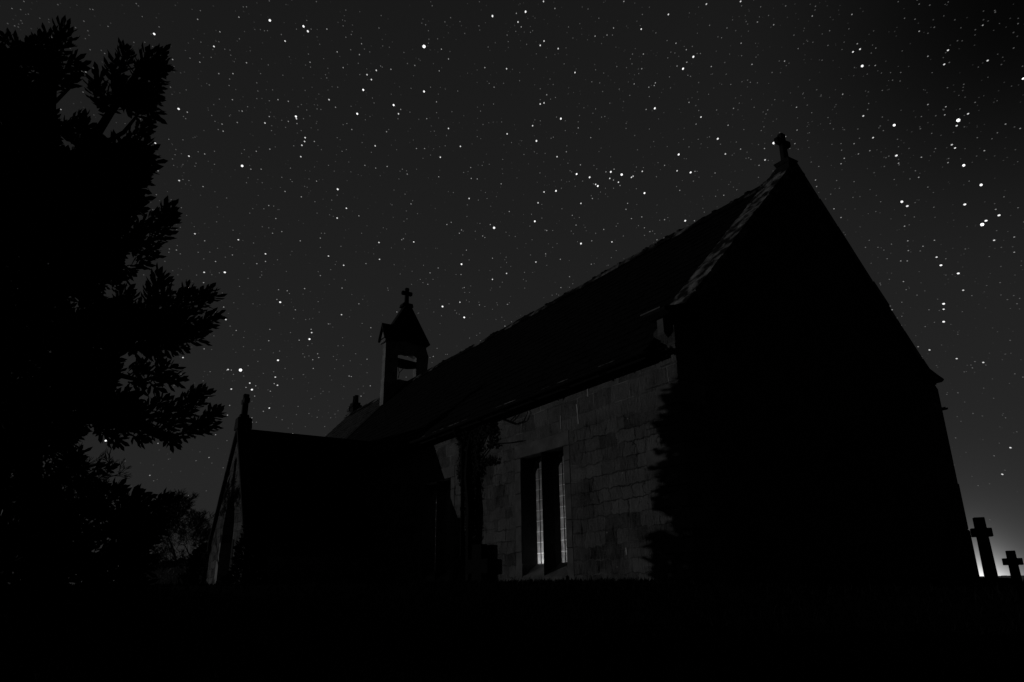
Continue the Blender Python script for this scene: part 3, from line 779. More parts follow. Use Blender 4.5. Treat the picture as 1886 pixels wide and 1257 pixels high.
# ------------------------------------------------------------------ stars
sky_v, sky_f, sky_c = [], [], []
def star(px, py, size, glow, elong):
    """size in photograph pixels; every star is a tiny far quad facing the churchyard"""
    DIST = 6000.0
    d = ray(px, py)
    P = CAM + d * DIST
    c = FW * F_PX
    rad = (d - FW * d.dot(FW))
    if rad.length < 1e-4: rad = RT.copy()
    rad.normalize()
    a = (rad - d * rad.dot(d)).normalized(); b = a.cross(d)
    s = size * DIST / F_PX / 2 * (d.dot(FW) ** .5)
    o = len(sky_v)
    for k in range(6):
        t = k * math.pi / 3
        sky_v.append(tuple(P + a * (s * elong * math.cos(t)) + b * (s * math.sin(t))))
        sky_c.append(glow)
    sky_f.append(tuple(range(o, o + 6)))
STARS = "497,38,5 446,306,5 284,63,4 559,49,4 567,58,4 525,76,3 394,86,3 329,201,4 676,138,3 669,166,4 606,184,3 658,210,4 348,288,3 286,264,3 488,227,3 545,215,4 562,254,3 561,261,3 556,268,3 554,289,3 622,349,4 330,333,3 374,344,2 481,312,2 462,312,2 405,59,2 364,36,2 440,32,2 441,72,1 368,115,2 403,136,2 429,136,2 423,146,1 422,158,1 428,184,2 404,183,1 446,205,2 437,226,2 409,229,2 411,242,2 318,110,2 345,207,2 343,166,1 338,215,1 342,219,1 377,284,2 365,280,1 361,301,1 395,279,1 324,276,1 311,257,1 293,268,2 337,331,1 348,333,1 283,310,1 291,315,2 396,224,1 402,239,1 390,213,1 445,283,1 450,276,1 472,279,2 497,275,2 454,337,1 483,337,1 519,327,1 535,331,1 538,335,1 583,334,2 605,305,1 638,276,1 579,261,2 621,254,1 648,239,2 639,228,1 632,230,1 531,187,2 512,184,2 496,186,1 473,182,1 456,197,1 496,215,2 531,224,2 526,235,1 546,219,3 547,228,2 559,219,1 565,203,1 584,201,1 591,202,1 618,198,2 632,125,2 621,96,2 662,101,2 666,81,2 647,64,1 637,69,1 632,48,1 602,54,2 637,19,1 565,38,1 573,54,1 546,54,1 518,64,1 494,120,1 454,116,2 480,136,1 475,168,1 521,139,1 562,167,1 602,144,1 571,115,2 572,124,1 568,100,1 646,92,1 672,305,2 667,263,1 673,221,1 448,13,1 454,13,1 369,20,1 496,2,1 293,50,1 414,91,1 370,78,1 368,99,1 425,102,1 389,106,1 502,166,1 630,279,1 500,241,1 519,222,1 549,197,1 555,193,1 541,269,1 535,310,1 395,303,1 320,305,1 337,258,1 299,163,1 314,161,1 622,161,1 473,153,1 781,86,6 781,169,4 725,194,4 734,210,3 693,130,3 684,147,3 907,30,4 968,22,4 954,41,3 951,25,2 960,50,2 1002,76,3 995,84,3 1028,90,3 1001,3,3 1022,16,2 1059,134,3 933,127,3 893,125,2 910,161,2 901,154,1 1007,175,2 1002,190,3 995,192,3 1033,219,4 981,232,3 988,260,4 934,247,3 1065,236,2 1026,289,3 1062,321,4 848,270,3 811,290,3 826,237,3 786,219,2 804,188,2 813,91,2 826,109,2 809,131,2 856,62,1 806,72,1 789,57,1 784,46,1 796,11,1 744,97,1 764,121,2 720,128,2 705,85,1 681,96,1 789,80,1 757,163,1 793,161,1 843,168,1 909,192,1 885,205,1 924,225,1 942,263,1 691,269,3 684,281,1 692,310,2 713,307,2 712,243,2 716,239,1 767,274,2 782,274,2 793,286,1 800,242,1 755,207,1 738,202,2 749,315,1 750,321,2 741,312,1 808,326,2 867,309,2 868,329,2 879,330,2 854,318,1 923,339,2 879,252,1 901,303,1 888,305,1 926,294,1 984,280,1 1004,283,1 1043,280,2 1044,269,1 1019,253,1 1015,255,1 1025,216,1 995,223,1 995,164,1 995,184,1 1014,183,1 1013,146,1 957,149,1 1039,118,1 1069,304,2 1046,301,1 1050,315,1 1053,317,1 1034,347,1 1034,332,1 934,65,1 936,77,1 981,57,1 977,60,1 1047,50,1 970,82,1 1006,106,1 1023,180,1 1073,334,1 965,285,1 804,208,1 820,269,1 701,122,1 704,124,1 698,52,1 702,29,1 830,33,1 882,48,1 899,87,1 689,190,1 686,181,1 1149,3,2 1301,8,3 1364,3,3 1231,27,3 1181,54,3 1183,27,1 1103,34,1 1130,52,2 1096,67,2 1118,65,2 1128,65,1 1208,61,1 1245,80,2 1277,105,4 1264,92,2 1284,99,1 1290,99,1 1258,127,4 1265,115,2 1247,122,2 1243,98,1 1230,107,1 1233,142,1 1272,141,1 1267,139,1 1185,100,2 1182,127,2 1165,100,1 1164,118,1 1136,123,1 1097,129,1 1112,135,1 1090,151,1 1168,155,2 1207,153,2 1205,158,2 1195,161,2 1160,176,1 1196,178,1 1110,169,1 1190,202,2 1206,200,4 1269,189,2 1291,216,3 1282,229,2 1287,204,1 1322,256,4 1341,231,2 1351,200,2 1327,266,1 1250,285,4 1336,284,3 1317,319,2 1272,318,4 1280,316,2 1284,316,1 1247,315,3 1224,305,2 1212,300,1 1183,316,3 1163,327,3 1166,325,3 1145,322,5 1125,317,4 1123,329,3 1131,312,2 1116,317,2 1130,332,2 1139,336,3 1142,342,2 1086,327,4 1097,340,3 1101,343,4 1093,339,1 1115,347,1 1130,347,1 1185,309,1 1172,308,1 1196,238,1 1153,237,1 1169,250,1 1097,201,1 1092,209,1 1114,215,1 1108,216,1 1104,238,1 1088,254,2 1094,305,1 1083,17,1 1395,41,2 1425,46,2 1339,52,1 1365,80,2 1329,70,1 1401,13,1 1385,119,2 1445,113,2 1382,152,1 1377,148,1 1395,153,1 1310,123,2 1346,156,1 1366,103,1 1305,174,1 1320,203,1 1467,198,2 1425,264,5 1408,274,2 1409,295,3 1415,296,1 1398,305,2 1447,252,2 1468,240,2 1464,265,2 1455,274,1 1374,292,1 1379,291,1 1383,294,1 1364,275,2 1356,262,1 1414,203,1 1389,198,1 1246,344,1 1209,326,1 1307,47,1 1422,134,1 1269,271,1 1286,257,1 1370,239,1 1407,234,1 1402,241,1 1397,327,1 1427,184,1 1470,90,1 1588,122,5 1647,231,5 1765,222,6 1775,305,5 1807,341,5 1496,30,2 1569,27,2 1584,91,3 1571,96,3 1579,81,2 1612,121,2 1693,58,2 1709,104,2 1746,93,3 1739,119,3 1819,112,3 1810,47,2 1875,44,1 1666,34,1 1885,145,4 1552,174,2 1625,167,1 1709,193,2 1742,197,2 1740,212,2 1762,232,3 1783,210,3 1796,189,1 1753,267,3 1759,273,3 1813,278,2 1852,229,2 1879,237,2 1827,256,1 1800,254,1 1716,246,1 1697,215,1 1608,254,3 1590,214,3 1598,202,1 1600,191,1 1625,216,1 1580,238,1 1573,265,2 1602,278,2 1581,284,2 1555,292,2 1549,302,2 1651,287,4 1637,288,1 1655,301,2 1656,304,1 1697,290,2 1692,327,2 1686,315,1 1746,300,2 1676,330,1 1502,332,2 1504,344,2 1541,333,1 1573,335,1 1525,84,1 1495,208,1 1529,228,1 1525,217,1 1549,265,1 1550,277,1 1745,162,1 1659,134,1 1613,89,1 1723,274,1 1768,201,1 1837,245,1 1709,345,1 1644,148,1 1693,8,1 1627,241,1 1528,57,1 1785,334,1 1647,331,1 1535,238,1 1583,255,1 1508,307,1 516,557,4 414,502,4 439,442,3 359,431,3 377,444,2 323,399,4 443,682,6 512,664,4 570,625,4 574,613,3 573,607,2 638,384,3 621,402,3 605,472,3 633,489,3 629,580,3 661,560,2 585,652,2 577,679,2 576,663,2 587,659,2 507,695,3 416,589,3 435,609,2 420,681,3 418,682,2 426,682,2 347,531,3 376,502,3 397,482,2 473,486,2 489,468,3 489,482,2 479,511,1 482,507,1 511,479,1 502,430,2 519,427,2 508,403,2 495,379,2 504,380,1 486,385,1 460,393,1 555,363,2 525,353,2 483,418,1 553,444,2 590,439,2 590,456,1 592,430,1 598,430,1 607,396,1 661,398,2 666,430,1 628,454,1 674,486,2 590,508,2 636,516,1 630,531,2 609,497,1 561,532,2 529,536,2 533,541,1 513,534,2 510,552,2 544,571,2 541,587,1 570,588,1 563,589,1 535,613,1 497,607,2 495,628,2 449,622,1 551,627,2 558,652,1 561,658,1 569,656,1 567,637,1 515,647,1 468,645,1 475,666,1 457,674,1 525,679,1 504,685,1 485,688,1 430,690,1 449,693,1 412,566,2 424,601,1 466,560,1 441,528,1 428,470,2 415,474,1 404,503,1 375,521,2 362,507,1 325,461,2 312,459,1 311,465,1 332,468,1 365,465,1 399,409,1 334,383,1 288,359,1 467,448,1 308,656,3 337,659,3 376,643,2 330,672,1 394,619,1 285,570,3 387,685,1 365,593,2 620,663,1 614,657,1 645,665,1 655,652,1 643,693,2 647,694,2 676,662,2 605,597,2 608,597,1 586,556,1 667,596,1 676,687,1 539,698,1 611,369,1 621,360,1 580,372,1 584,393,1 457,513,1 632,637,1 910,420,5 985,408,4 864,366,3 850,487,4 815,565,4 855,585,4 847,557,3 1070,449,4 1070,375,3 1054,397,2 991,374,3 998,377,1 1024,352,4 1002,354,3 938,390,2 1035,385,1 903,414,2 889,435,2 893,438,2 850,424,2 846,430,2 853,426,1 823,414,2 831,410,2 762,446,3 743,440,2 740,442,2 698,447,3 699,478,3 757,376,2 760,370,1 746,358,1 769,394,1 744,408,1 859,461,2 907,476,2 932,474,1 933,484,1 933,504,3 907,515,3 987,483,3 1005,468,2 1005,472,1 1032,478,2 1007,425,2 1004,424,1 976,417,1 1061,415,2 1056,431,1 1026,449,1 1018,456,1 1049,510,2 1033,530,2 1055,523,1 1029,544,1 1025,542,1 930,601,2 942,593,1 883,562,2 893,565,1 882,557,1 935,561,2 934,561,1 938,558,1 907,570,1 870,579,1 859,553,1 855,530,2 852,531,1 867,527,1 865,539,1 856,539,1 849,506,2 840,506,1 792,503,2 807,494,2 780,489,1 788,524,2 779,521,1 774,515,1 758,524,1 737,505,1 726,488,1 759,500,1 813,582,1 799,575,1 827,560,1 841,577,1 846,579,1 838,572,1 878,618,1 884,614,1 865,623,1 798,657,2 821,653,1 824,653,1 805,642,1 683,604,2 683,620,1 714,598,3 731,575,2 715,535,1 714,531,1 964,515,1 969,518,1 966,502,1 949,436,1 932,428,1 980,442,1 979,395,1 1018,425,1 998,402,1 977,470,1 747,679,2 748,695,1 864,479,1 884,412,1 897,366,1 881,369,1 894,355,1 835,355,1 860,399,1 916,562,1 915,558,1 885,628,1 1007,489,1 1067,401,1 1052,426,1 1187,356,4 1262,407,4 1127,446,3 1090,444,2 1089,487,2 1112,423,2 1187,420,2 1197,427,2 1206,431,1 1210,442,2 1223,439,2 1163,403,2 1182,400,2 1156,375,2 1153,386,2 1176,416,1 1224,405,2 1215,406,1 1230,401,1 1252,351,2 1279,407,2 1297,391,1 1333,360,2 1172,348,1 1138,412,1 1135,417,1 1091,366,2 1089,361,1 1097,430,1 1126,475,1 1106,354,1 1148,435,1 1135,462,1 1187,434,1 1202,426,1 1277,334,1 1318,362,1 1357,350,1 1661,372,5 1671,380,4 1777,377,4 1809,414,6 1816,407,4 1840,397,4 1834,386,2 1849,363,1 1868,437,2 1868,465,2 1831,443,3 1733,489,4 1725,474,3 1765,504,4 1774,535,3 1738,560,4 1738,570,3 1738,593,4 1712,645,3 1762,661,3 1811,668,3 1691,639,2 1721,443,2 1672,444,2 1673,462,2 1666,417,2 1659,481,2 1671,481,2 1684,400,1 1667,397,1 1634,477,1 1594,456,1 1628,461,1 1700,454,2 1742,477,1 1778,459,1 1664,519,2 1638,515,1 1669,534,1 1689,544,1 1643,571,2 1640,564,1 1661,583,1 1711,571,1 1549,401,2 1536,385,2 1571,364,1 1530,358,1 1622,372,1 1720,382,1 1875,383,1 1878,550,1 1842,521,1 1790,545,1 1621,522,1 1622,525,1 1617,456,1 1721,594,1 1704,602,1 1869,689,1 1642,450,1 1601,443,1 1822,473,1 1661,557,1 251,7,1 171,18,1 262,31,1 27,48,1 145,68,1 222,77,1 166,92,1 150,131,2 158,133,2 132,160,3 153,170,1 112,202,2 131,254,2 38,18,1 22,16,1 44,3,1 199,49,1 169,181,1 57,68,1 242,177,1 181,255,1 216,321,2 195,812,4 291,817,2 385,843,2 361,849,1 276,876,2 283,886,1 347,913,1 344,790,3 397,801,2 341,809,1 411,862,1 418,812,1 423,747,2 419,765,2 496,752,3 485,758,2 454,744,2 464,718,4 460,706,3 426,717,3 469,730,2 471,711,2 453,714,2 498,721,2 511,710,3 505,707,2 549,749,1 573,735,1 595,721,1 569,762,1 584,769,1 609,770,1 598,786,1 539,799,2 546,764,1 464,770,2 472,778,1 465,778,1 509,769,1 682,711,2 665,730,2 1861,825,3 1846,874,3 1831,840,1 1884,695,1 1852,770,1 1791,678,1 1760,807,1"
SZ = {1: (1.5, .125), 2: (1.7, .28), 3: (2.2, .75), 4: (3.0, 1.2), 5: (4.2, 1.3), 6: (5.4, 1.8)}
known = []
for t in STARS.split():
    x, y, mg = map(int, t.split(','))
    known.append((x, y))
    rr_ = math.hypot(x - 943, y - 628) / 1130
    s, gl = SZ[mg]
    star(x, y, s, gl * random.uniform(.8, 1.2), 1.0 + (.7 if mg < 5 else .12) * rr_)
K = np.array(known)
n_f = 0
while n_f < 5200:
    x, y = random.uniform(-250, 2140), random.uniform(-250, 1060)
    if 0 < x < 1886 and 0 < y and np.min(np.hypot(K[:, 0] - x, K[:, 1] - y)) < 5: continue
    if y > 700 and random.random() < (y - 700) / 380: continue
    rr_ = math.hypot(x - 943, y - 628) / 1130
    star(x, y, random.uniform(1.2, 1.8), .022 + .085 * random.random() ** 2.2, 1.0 + .7 * rr_)
    n_f += 1
me = bpy.data.meshes.new('sky')
me.from_pydata(sky_v, [], sky_f)
at_ = me.attributes.new('glow', 'FLOAT', 'POINT')
at_.data.foreach_set('value', sky_c)
so = bpy.data.objects.new('sky', me)
COL.objects.link(so)
m = bpy.data.materials.new('starlight'); m.use_nodes = True
g = NG(m.node_tree); m.node_tree.nodes.clear()
em = g.n('ShaderNodeEmission'); an = g.n('ShaderNodeAttribute', attribute_name='glow')
g.link(an.outputs['Fac'], em.inputs['Strength'])
ou = g.n('ShaderNodeOutputMaterial'); g.link(em.outputs[0], ou.inputs[0])
m.cycles.emission_sampling = 'NONE'
me.materials.append(m)
tag(so, kind='structure')

# ------------------------------------------------------------------ big evergreen at the left
def spray(lv, tw, p0, p1, n, L, spread, twig=True, r0=.006):
    """a leafy shoot from p0 to p1: leaves set spirally, leaning forward, a rosette at the tip"""
    p0, p1 = Vector(p0), Vector(p1)
    ax = p1 - p0
    ln = ax.length
    ax.normalize()
    a = ax.cross(Vector((.3, .2, .93)));
    if a.length < .05: a = ax.cross(Vector((1, 0, 0)))
    a.normalize(); b = ax.cross(a)
    ph = random.uniform(0, 6.28)
    for i in range(n):
        t = (i + .5) / n
        th = ph + i * 2.4
        o = (a * math.cos(th) + b * math.sin(th))
        f = .55 + .9 * t
        d = o * (1.0 * spread) + ax * f + rv() * .18
        lv.add(p0 + ax * ln * (t ** .85) , d, ax.cross(o) .cross(d) + rv() * .3, L * random.uniform(.75, 1.15), L * random.uniform(.34, .46))
    if tw is not None and twig: tw.tube([p0, p0 + ax * ln * .5 + rv() * .01, p1], [r0, r0 * .8, r0 * .4], 4, cap=False)

def tree_dist(x, y): return 5.6
big = thing('evergreen_tree', 'tall broadleaf evergreen tree silhouetted at the left of the photo', 'tree', tuple(at(40, 1083, 5.7) + Vector((0, 0, -.2))))
lv = Leaves(); tw = MB(); tr = MB()
def T(x, y, d=5.6): return at(x, y, d)
# trunk and limbs
tr.tube([T(36, 1120, 5.7), T(30, 900, 5.7), T(45, 650, 5.7), T(60, 400, 5.7), T(85, 200, 5.65), T(105, 60, 5.6)], [.16, .14, .12, .09, .055, .012], 9)
for pts, r_ in (([(48, 640), (110, 470), (160, 330), (175, 252), (205, 205), (236, 165), (262, 110)], .05), ([(110, 470), (150, 300), (190, 266), (228, 244), (255, 210)], .03),
                ([(45, 700), (140, 640), (235, 598), (290, 575), (345, 560)], .045), ([(235, 598), (258, 600), (285, 590), (330, 600)], .02), ([(60, 560), (170, 480), (225, 505), (250, 540)], .018),
                ([(160, 480), (230, 450), (262, 430), (300, 400)], .025), ([(40, 780), (150, 720), (215, 690), (262, 702), (300, 690)], .035), ([(150, 720), (240, 770), (300, 765), (350, 735)], .03),
                ([(240, 770), (320, 805), (350, 790), (395, 772)], .014), ([(30, 900), (100, 880), (170, 858), (195, 852)], .02), ([(60, 420), (30, 250), (20, 120)], .04), ([(90, 200), (130, 160), (142, 130)], .015)):
    dd = 5.6 + random.uniform(-.25, .25)
    tr.tube([T(x, y, dd) for x, y in pts], [r_ * (1 - .75 * i / (len(pts) - 1)) for i in range(len(pts))], 6)
tr.build('trunk', MT['bark'], big)
# named shoots that make the outline: x0,y0 -> x1,y1
SH = """95,118,112,50 84,110,88,62 112,100,124,66 60,110,50,84 30,95,12,70 14,100,2,72 70,100,72,72 108,128,130,98 118,130,146,126 100,100,126,58 104,140,138,112 60,120,62,80
186,180,182,138 192,190,176,148 180,200,170,160 214,150,228,95 214,150,212,108 216,150,240,102 205,160,205,128 250,150,280,95 262,140,296,98 258,150,298,120 250,140,270,96 265,170,302,174 270,182,298,190 262,200,286,212 255,190,282,205 240,150,262,112 228,120,230,92 242,210,274,220 230,190,262,170
240,270,272,268 246,290,276,280 250,300,286,300 246,312,280,308 236,250,266,240 240,330,266,334 232,340,258,350 236,372,262,366 236,384,262,384 220,360,250,372 248,240,270,236 212,300,262,290
258,440,300,412 270,430,314,400 284,420,318,382 292,400,310,376 270,446,310,430 262,410,286,396 300,400,320,394 256,456,300,438 288,430,316,410
246,470,284,458 250,480,282,470 240,490,268,486 225,490,240,500
272,560,286,512 278,560,294,506 282,548,300,510 286,530,304,520 270,572,276,530 280,570,300,540 266,590,280,556
290,580,330,545 310,575,352,540 330,570,372,542 350,566,388,532 365,560,396,546 340,580,384,556 300,590,340,560 320,600,366,570 350,590,396,578 372,590,400,582 330,610,384,600 290,600,330,592 340,620,376,610 310,620,360,616 320,630,372,626 300,630,340,642 280,630,316,648 350,610,388,594 270,620,300,610 262,640,296,656 290,560,312,540 330,556,346,530 352,552,372,540 376,560,380,530 270,600,260,640 300,610,330,630 286,645,308,660 240,610,262,604
250,690,300,684 262,700,310,696 280,700,330,696 290,690,318,676 286,700,296,672 300,704,328,704 276,706,292,718 240,690,264,678 252,660,254,690 236,704,262,712 262,690,262,668
215,738,250,742 220,745,246,735 212,730,236,724
262,770,320,745 290,770,346,735 310,760,356,726 330,750,374,722 340,752,380,724 290,780,342,760 250,780,300,772 330,765,370,742 266,790,320,784 300,790,344,772 280,756,300,738 262,760,282,742 320,770,352,762 240,790,270,792 300,780,318,752 230,770,256,756 340,740,362,722 300,796,330,806
346,790,384,772 360,782,406,762 372,778,400,758 356,790,396,784 340,796,366,780 380,772,392,756 350,800,380,790 330,800,350,796
190,800,222,812 210,798,216,816 240,800,262,810 262,798,290,800 310,800,320,818 280,796,306,806 180,790,200,806
150,850,190,846 165,858,202,852 160,850,184,836 170,864,200,862 140,870,170,880 130,850,150,832 110,860,140,846 150,880,172,890
176,905,214,902 190,912,222,896 160,910,190,900 200,915,216,900 210,930,246,916 225,930,272,918 230,925,256,910 240,938,266,928 255,940,300,928 270,935,318,922 280,930,312,920 290,930,304,918 262,950,300,944 230,950,262,960 270,950,296,960 250,960,300,968 240,980,290,984 250,1000,286,1010 240,1020,276,1030 236,1040,270,1052 230,1060,266,1076 268,962,300,976 200,925,228,914"""
for t in SH.split():
    x0, y0, x1, y1 = map(float, t.split(','))
    if random.random() < (.14 if y1 < 330 else .08): continue
    dd = 5.6 + random.uniform(-.45, .45)
    p0, p1 = T(x0, y0, dd), T(x1, y1, dd + random.uniform(-.12, .12))
    ln = (p1 - p0).length
    spray(lv, tw, p0, p1, int(9 + ln * 38), .088, .95)
# the mass behind the outline
MASS = [[(-60, 110), (20, 98), (85, 105), (105, 125), (112, 185), (140, 240), (165, 270), (205, 275), (232, 300), (222, 350), (212, 395), (245, 425), (275, 420), (255, 445), (215, 470), (212, 520), (232, 560), (262, 580),
         (330, 570), (360, 580), (330, 625), (270, 645), (225, 640), (205, 680), (215, 720), (250, 770), (300, 775), (230, 790), (170, 792), (120, 825), (60, 840), (-60, 850)],
        [(190, 195), (215, 150), (255, 130), (285, 110), (285, 160), (270, 195), (240, 205), (215, 225)], [(-60, 830), (40, 845), (45, 905), (100, 925), (200, 925), (262, 948), (268, 990), (252, 1040), (262, 1100), (-60, 1110)],
        [(150, 232), (180, 262), (240, 262), (270, 290), (250, 330), (225, 420), (150, 420)]]
HOLES = [(100, 192, 20), (198, 246, 20), (128, 256, 12), (214, 226, 10), (238, 140, 10), (133, 566, 9), (188, 544, 8), (150, 150, 14), (52, 138, 10), (64, 180, 6), (165, 800, 10), (218, 720, 8), (95, 875, 30), (130, 900, 18), (60, 880, 12), (50, 712, 6)]
for P, n in zip(MASS, (1900, 60, 520, 150)):
    xs_, ys_ = [p[0] for p in P], [p[1] for p in P]
    c = 0
    while c < n:
        x, y = random.uniform(min(xs_), max(xs_)), random.uniform(min(ys_), max(ys_))
        if not in_poly(x, y, P): continue
        if any((x - hx_) ** 2 + (y - hy_) ** 2 < (hr + 12) ** 2 for hx_, hy_, hr in HOLES): continue
        dd = random.uniform(4.9, 6.6)
        p0 = T(x, y, dd)
        dr = (rv() + RT * .5 + Vector((0, 0, .5))).normalized() * random.uniform(.08, .16)
        spray(lv, None, p0 - dr * .5, p0 + dr * .5, 11, .092, .8); c += 1
# a thin scatter of shoots through the looser lower crown
c = 0
while c < 70:
    x, y = random.uniform(30, 150), random.uniform(835, 915)
    p0 = T(x, y, random.uniform(5.3, 6.2)); dr = (rv() + RT * .6).normalized() * .12
    spray(lv, tw, p0 - dr * .5, p0 + dr * .5, 9, .07, .6); c += 1
mb = MB(); lv.mesh(mb); mb.add(tw.v, tw.f); mb.build('foliage', MT['leaf'], big)

# ------------------------------------------------------------------ bare winter trees and hedge far to the left
def bare_tree(px, d, h, seed, label, lean=0.0, spread=1.0):
    rr = random.Random(seed)
    p = at(px, 1083, d); p.z = -.2
    o = thing('bare_tree', label, 'tree', tuple(p), 'bare winter trees beyond the churchyard')
    tk, cr = MB(), MB()
    def grow(q, dr, ln, r_, lev, mb):
        pts, rs = [q], [r_]
        n = 3
        for i in range(n):
            dr = (dr + Vector((rr.gauss(0, .16), rr.gauss(0, .16), rr.gauss(.02, .10)))).normalized()
            q = q + dr * ln / n
            pts.append(q); rs.append(r_ * (1 - .38 * (i + 1) / n))
        mb.tube(pts, rs, 5 if lev < 2 else 3, cap=False)
        if lev >= 7: return
        k = rr.choice((2, 3, 3)) if lev < 4 else 4
        for j in range(k):
            ax = Vector((rr.gauss(0, 1), rr.gauss(0, 1), rr.gauss(0, .45)))
            nd = (dr * 1.0 + ax.normalized() * rr.uniform(.45, .95) * spread + Vector((0, 0, .12))).normalized()
            st = pts[rr.choice((2, 3, 3))]
            grow(st, nd, ln * rr.uniform(.62, .84), max(rs[-1] * rr.uniform(.55, .8), .011), lev + 1, cr)
    grow(p, Vector((lean, 0, 1)), h * .26, h * .018, 0, tk)
    tk.build('trunk', MT['bark_far'], o)
    cr.build('crown', MT['bark_far'], o)
    return o
bare_tree(322, 42, 6.6, 11, 'slim bare tree next to the evergreen leaves, left of the other bare tree')
bare_tree(372, 47, 7.2, 23, 'broad bare tree standing right behind the porch gable', spread=1.15)
bare_tree(346, 60, 7.0, 31, 'farthest bare tree, low between the slim and the broad one', spread=1.1)
pb_ = Vector((-12.9, -3.06, 0)) + Vector((-math.sin(R(SUN_AZ)), -math.cos(R(SUN_AZ)), 0)) * 8.6
w_ = pb_ - CAM
fx = W_PX / 2 + F_PX * w_.dot(RT) / w_.dot(FW)
bare_tree(fx, w_.length, 5.6, 52, 'small bare tree hidden behind the evergreen, west of the porch', spread=1.1)
pA, pB = at(262, 1083, 47), at(346, 1083, 35)
def hedge(pA, pB, h, th, n, seed, leaf=.09):
    rr = random.Random(seed); lv = Leaves(); core = MB()
    d = pB - pA; d.z = 0; L = d.length; d.normalize(); s = Vector((-d.y, d.x, 0))
    ph = [rr.uniform(0, 6.28) for _ in range(3)]
    def hh(t): return h * (1 + .10 * math.sin(t * 2.1 + ph[0]) + .07 * math.sin(t * 5.3 + ph[1]) + .05 * math.sin(t * 11 + ph[2]))
    k = int(L / .4)
    for i in range(k):
        t0, t1 = i * L / k, (i + 1) * L / k
        a, b = pA + d * t0, pA + d * t1
        h0, h1 = hh(t0) - .12, hh(t1) - .12
        w = th / 2 - .1
        core.hexa([a - s * w + Vector((0, 0, -.4)), b - s * w + Vector((0, 0, -.4)), b + s * w + Vector((0, 0, -.4)), a + s * w + Vector((0, 0, -.4)),
                   a - s * w * .8 + Vector((0, 0, h0)), b - s * w * .8 + Vector((0, 0, h1)), b + s * w * .8 + Vector((0, 0, h1)), a + s * w * .8 + Vector((0, 0, h0))])
    for _ in range(n):
        t = rr.uniform(0, L); H = hh(t)
        if rr.random() < .3: q, zz = rr.uniform(-th / 2, th / 2), H + rr.uniform(-.12, .06)
        else: q, zz = rr.choice((-1, 1)) * (th / 2 - rr.uniform(-.04, .14)), rr.uniform(-.2, H)
        pp = pA + d * t + s * q; pp.z = zz
        v = Vector((rr.gauss(0, 1), rr.gauss(0, 1), rr.gauss(0, 1)))
        v2 = Vector((rr.gauss(0, 1), rr.gauss(0, 1), rr.gauss(0, 1)))
        lv.add(pp, v, v2, leaf * rr.uniform(.7, 1.6), leaf * rr.uniform(.5, .9))
    return core, lv
pA.z = pB.z = 0
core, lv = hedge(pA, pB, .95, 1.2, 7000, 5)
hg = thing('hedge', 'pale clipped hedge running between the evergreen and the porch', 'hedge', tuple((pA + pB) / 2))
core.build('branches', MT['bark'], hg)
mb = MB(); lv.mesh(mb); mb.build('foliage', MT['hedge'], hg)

qA, qB = at(250, 1083, 96), at(402, 1083, 64); qA.z = qB.z = 0
core, lv = hedge(qA, qB, 2.7, 2.4, 9000, 15, .2)
hg2 = thing('hedge', 'tall ragged dark hedge far behind the bare trees', 'hedge', tuple((qA + qB) / 2))
core.build('branches', MT['bark'], hg2)
mb = MB(); lv.mesh(mb); mb.build('foliage', MT['bark_far'], hg2)

def bush(px, d, rad, h, n, label, seed, top=1.0, name='evergreen_bush', leaf=.10):
    rr = random.Random(seed); p = at(px, 1083, d); gz = ground_z(p.x, p.y) - .05
    o = thing(name, label, 'shrub', (p.x, p.y, gz))
    st = MB(); st.tube([(p.x, p.y, gz), (p.x + .03, p.y, gz + h * .5), (p.x, p.y + .02, gz + h * .9)], [.06, .04, .015], 6); st.build('stem', MT['bark'], o)
    lv = Leaves(); ph = rr.uniform(0, 6)
    for _ in range(n):
        u = rr.random(); zz = h * u
        r0 = rad * ((1 - u ** (2.2 * top)) ** (.5 if top > .8 else .9)) * (1 + .16 * math.sin(zz * 9 + ph))
        a = rr.uniform(0, 6.283); r_ = r0 * rr.random() ** .4 * (1 + .12 * math.sin(3 * a + zz * 5))
        v = Vector((math.cos(a), math.sin(a), rr.uniform(-.1, .9)))
        lv.add(Vector((p.x + r_ * math.cos(a), p.y + r_ * math.sin(a), gz + zz)), v, Vector((rr.gauss(0, 1), rr.gauss(0, 1), rr.gauss(0, 1))), leaf * rr.uniform(.7, 1.4), leaf * rr.uniform(.35, .6))
    mb = MB(); lv.mesh(mb); mb.build('foliage', MT['leaf'], o)
    return o
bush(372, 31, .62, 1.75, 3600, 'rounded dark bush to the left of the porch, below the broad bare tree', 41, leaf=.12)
bush(454, 18.2, .50, 1.74, 3400, 'small pointed dark shrub in front of the right side of the porch gable', 43, top=.45)

pm = at(338.5, 1083, 26); pm.z = 0
mk = MB(); mk.prism([(-.045, -.3), (.045, -.3), (.045, .20), (.03, .27), (-.03, .27), (-.045, .20)], 0, -.03, .03)
mk.v = [(pm.x + x, pm.y + y, z_) for x, y, z_ in mk.v]
mk.tube([(pm.x, pm.y - .03, .27), (pm.x - .02, pm.y - .14, .48)], .02, 5)
tag(mk.build('marker_post', MT['pale']), 'short pale marker post standing before the hedge', 'post')

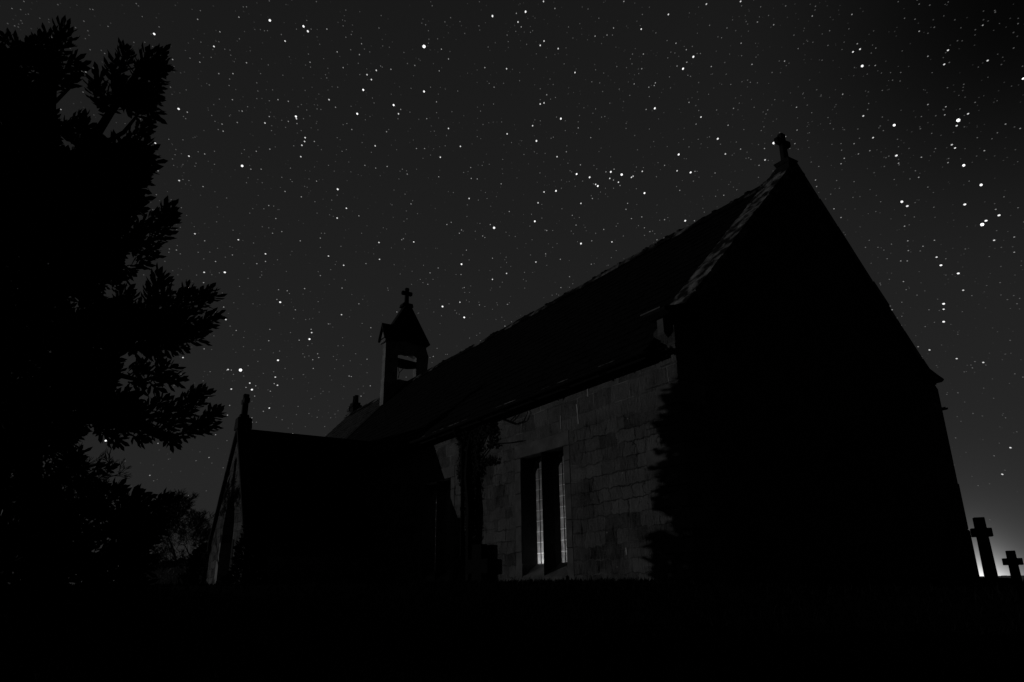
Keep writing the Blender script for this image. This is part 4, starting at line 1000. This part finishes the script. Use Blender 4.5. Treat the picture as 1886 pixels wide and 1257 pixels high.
# ------------------------------------------------------------------ field wall under the northern glow
a, b = at(1700, 1083, 66), at(2000, 1083, 62)
fw_ = MB(); n = 46
rr = random.Random(2)
for i in range(n):
    p, q = a.lerp(b, i / n), a.lerp(b, (i + 1) / n)
    d = (q - p).normalized(); s = Vector((-d.y, d.x, 0)) * .22
    t0 = .50 + rr.uniform(-.02, .02)
    def V(pp, sg, zz): v = pp + s * sg; return (v.x, v.y, zz)
    p2 = p + d * .01
    fw_.hexa([V(p2, -1.3, -.6), V(q, -1.3, -.6), V(q, 1.3, -.6), V(p2, 1.3, -.6), V(p2, -1, t0), V(q, -1, t0), V(q, 1, t0), V(p2, 1, t0)])
tag(fw_.build('field_wall', MT['field']), 'low dry stone wall on the skyline under the bright northern glow', 'wall')

# ------------------------------------------------------------------ columnar yew to the west, outside the picture: its shadow falls on the near end of the nave wall
back = Vector((-math.sin(R(SUN_AZ)), -math.cos(R(SUN_AZ)), 0))
yc = Vector((1.02, 0, 0)) + back * 15.2
yew = thing('columnar_yew', 'dense columnar yew hidden behind the big evergreen, its shadow on the nave wall', 'tree', (yc.x, yc.y, 0))
mb = MB(); mb.tube([(yc.x, yc.y, -.2), (yc.x, yc.y, 4.0)], [.2, .05], 7); mb.build('trunk', MT['bark'], yew)
lv = Leaves(); rr = random.Random(77)
EDGE = [(1256, 700), (1250, 715), (1224, 738), (1230, 768), (1214, 785), (1207, 800), (1210, 826), (1240, 838), (1246, 850), (1192, 858), (1192, 885), (1210, 900), (1205, 930), (1206, 960), (1228, 972), (1240, 992), (1194, 1003), (1184, 1030), (1190, 1066)]
lift = 15.2 * math.tan(R(SUN_EL))
ED = sorted((on(x, y, 1, 0).z + lift, (1.02 - on(x, y, 1, 0).x) * math.cos(R(SUN_AZ))) for x, y in EDGE)
def yr(zz):
    if zz > ED[-1][0]: return ED[-1][1] * max(0, 1 - (zz - ED[-1][0]) / .45)
    if zz < ED[0][0]: return ED[0][1]
    return float(np.interp(zz, [e[0] for e in ED], [e[1] for e in ED]))
YT = ED[-1][0] + .4
for _ in range(9000):
    zz = rr.uniform(0, YT); a = rr.uniform(0, 6.283)
    r_ = max(.02, yr(zz) - .14) * rr.uniform(.15, 1) ** .4
    pp = Vector((yc.x + r_ * math.cos(a), yc.y + r_ * math.sin(a), zz))
    dv = Vector((math.cos(a), math.sin(a), rr.uniform(-.2, .5)))
    lv.add(pp, dv, Vector((rr.gauss(0, 1), rr.gauss(0, 1), rr.gauss(0, 1))), rr.uniform(.08, .24), rr.uniform(.05, .11))
mb = MB(); lv.mesh(mb); mb.build('foliage', MT['leaf'], yew)
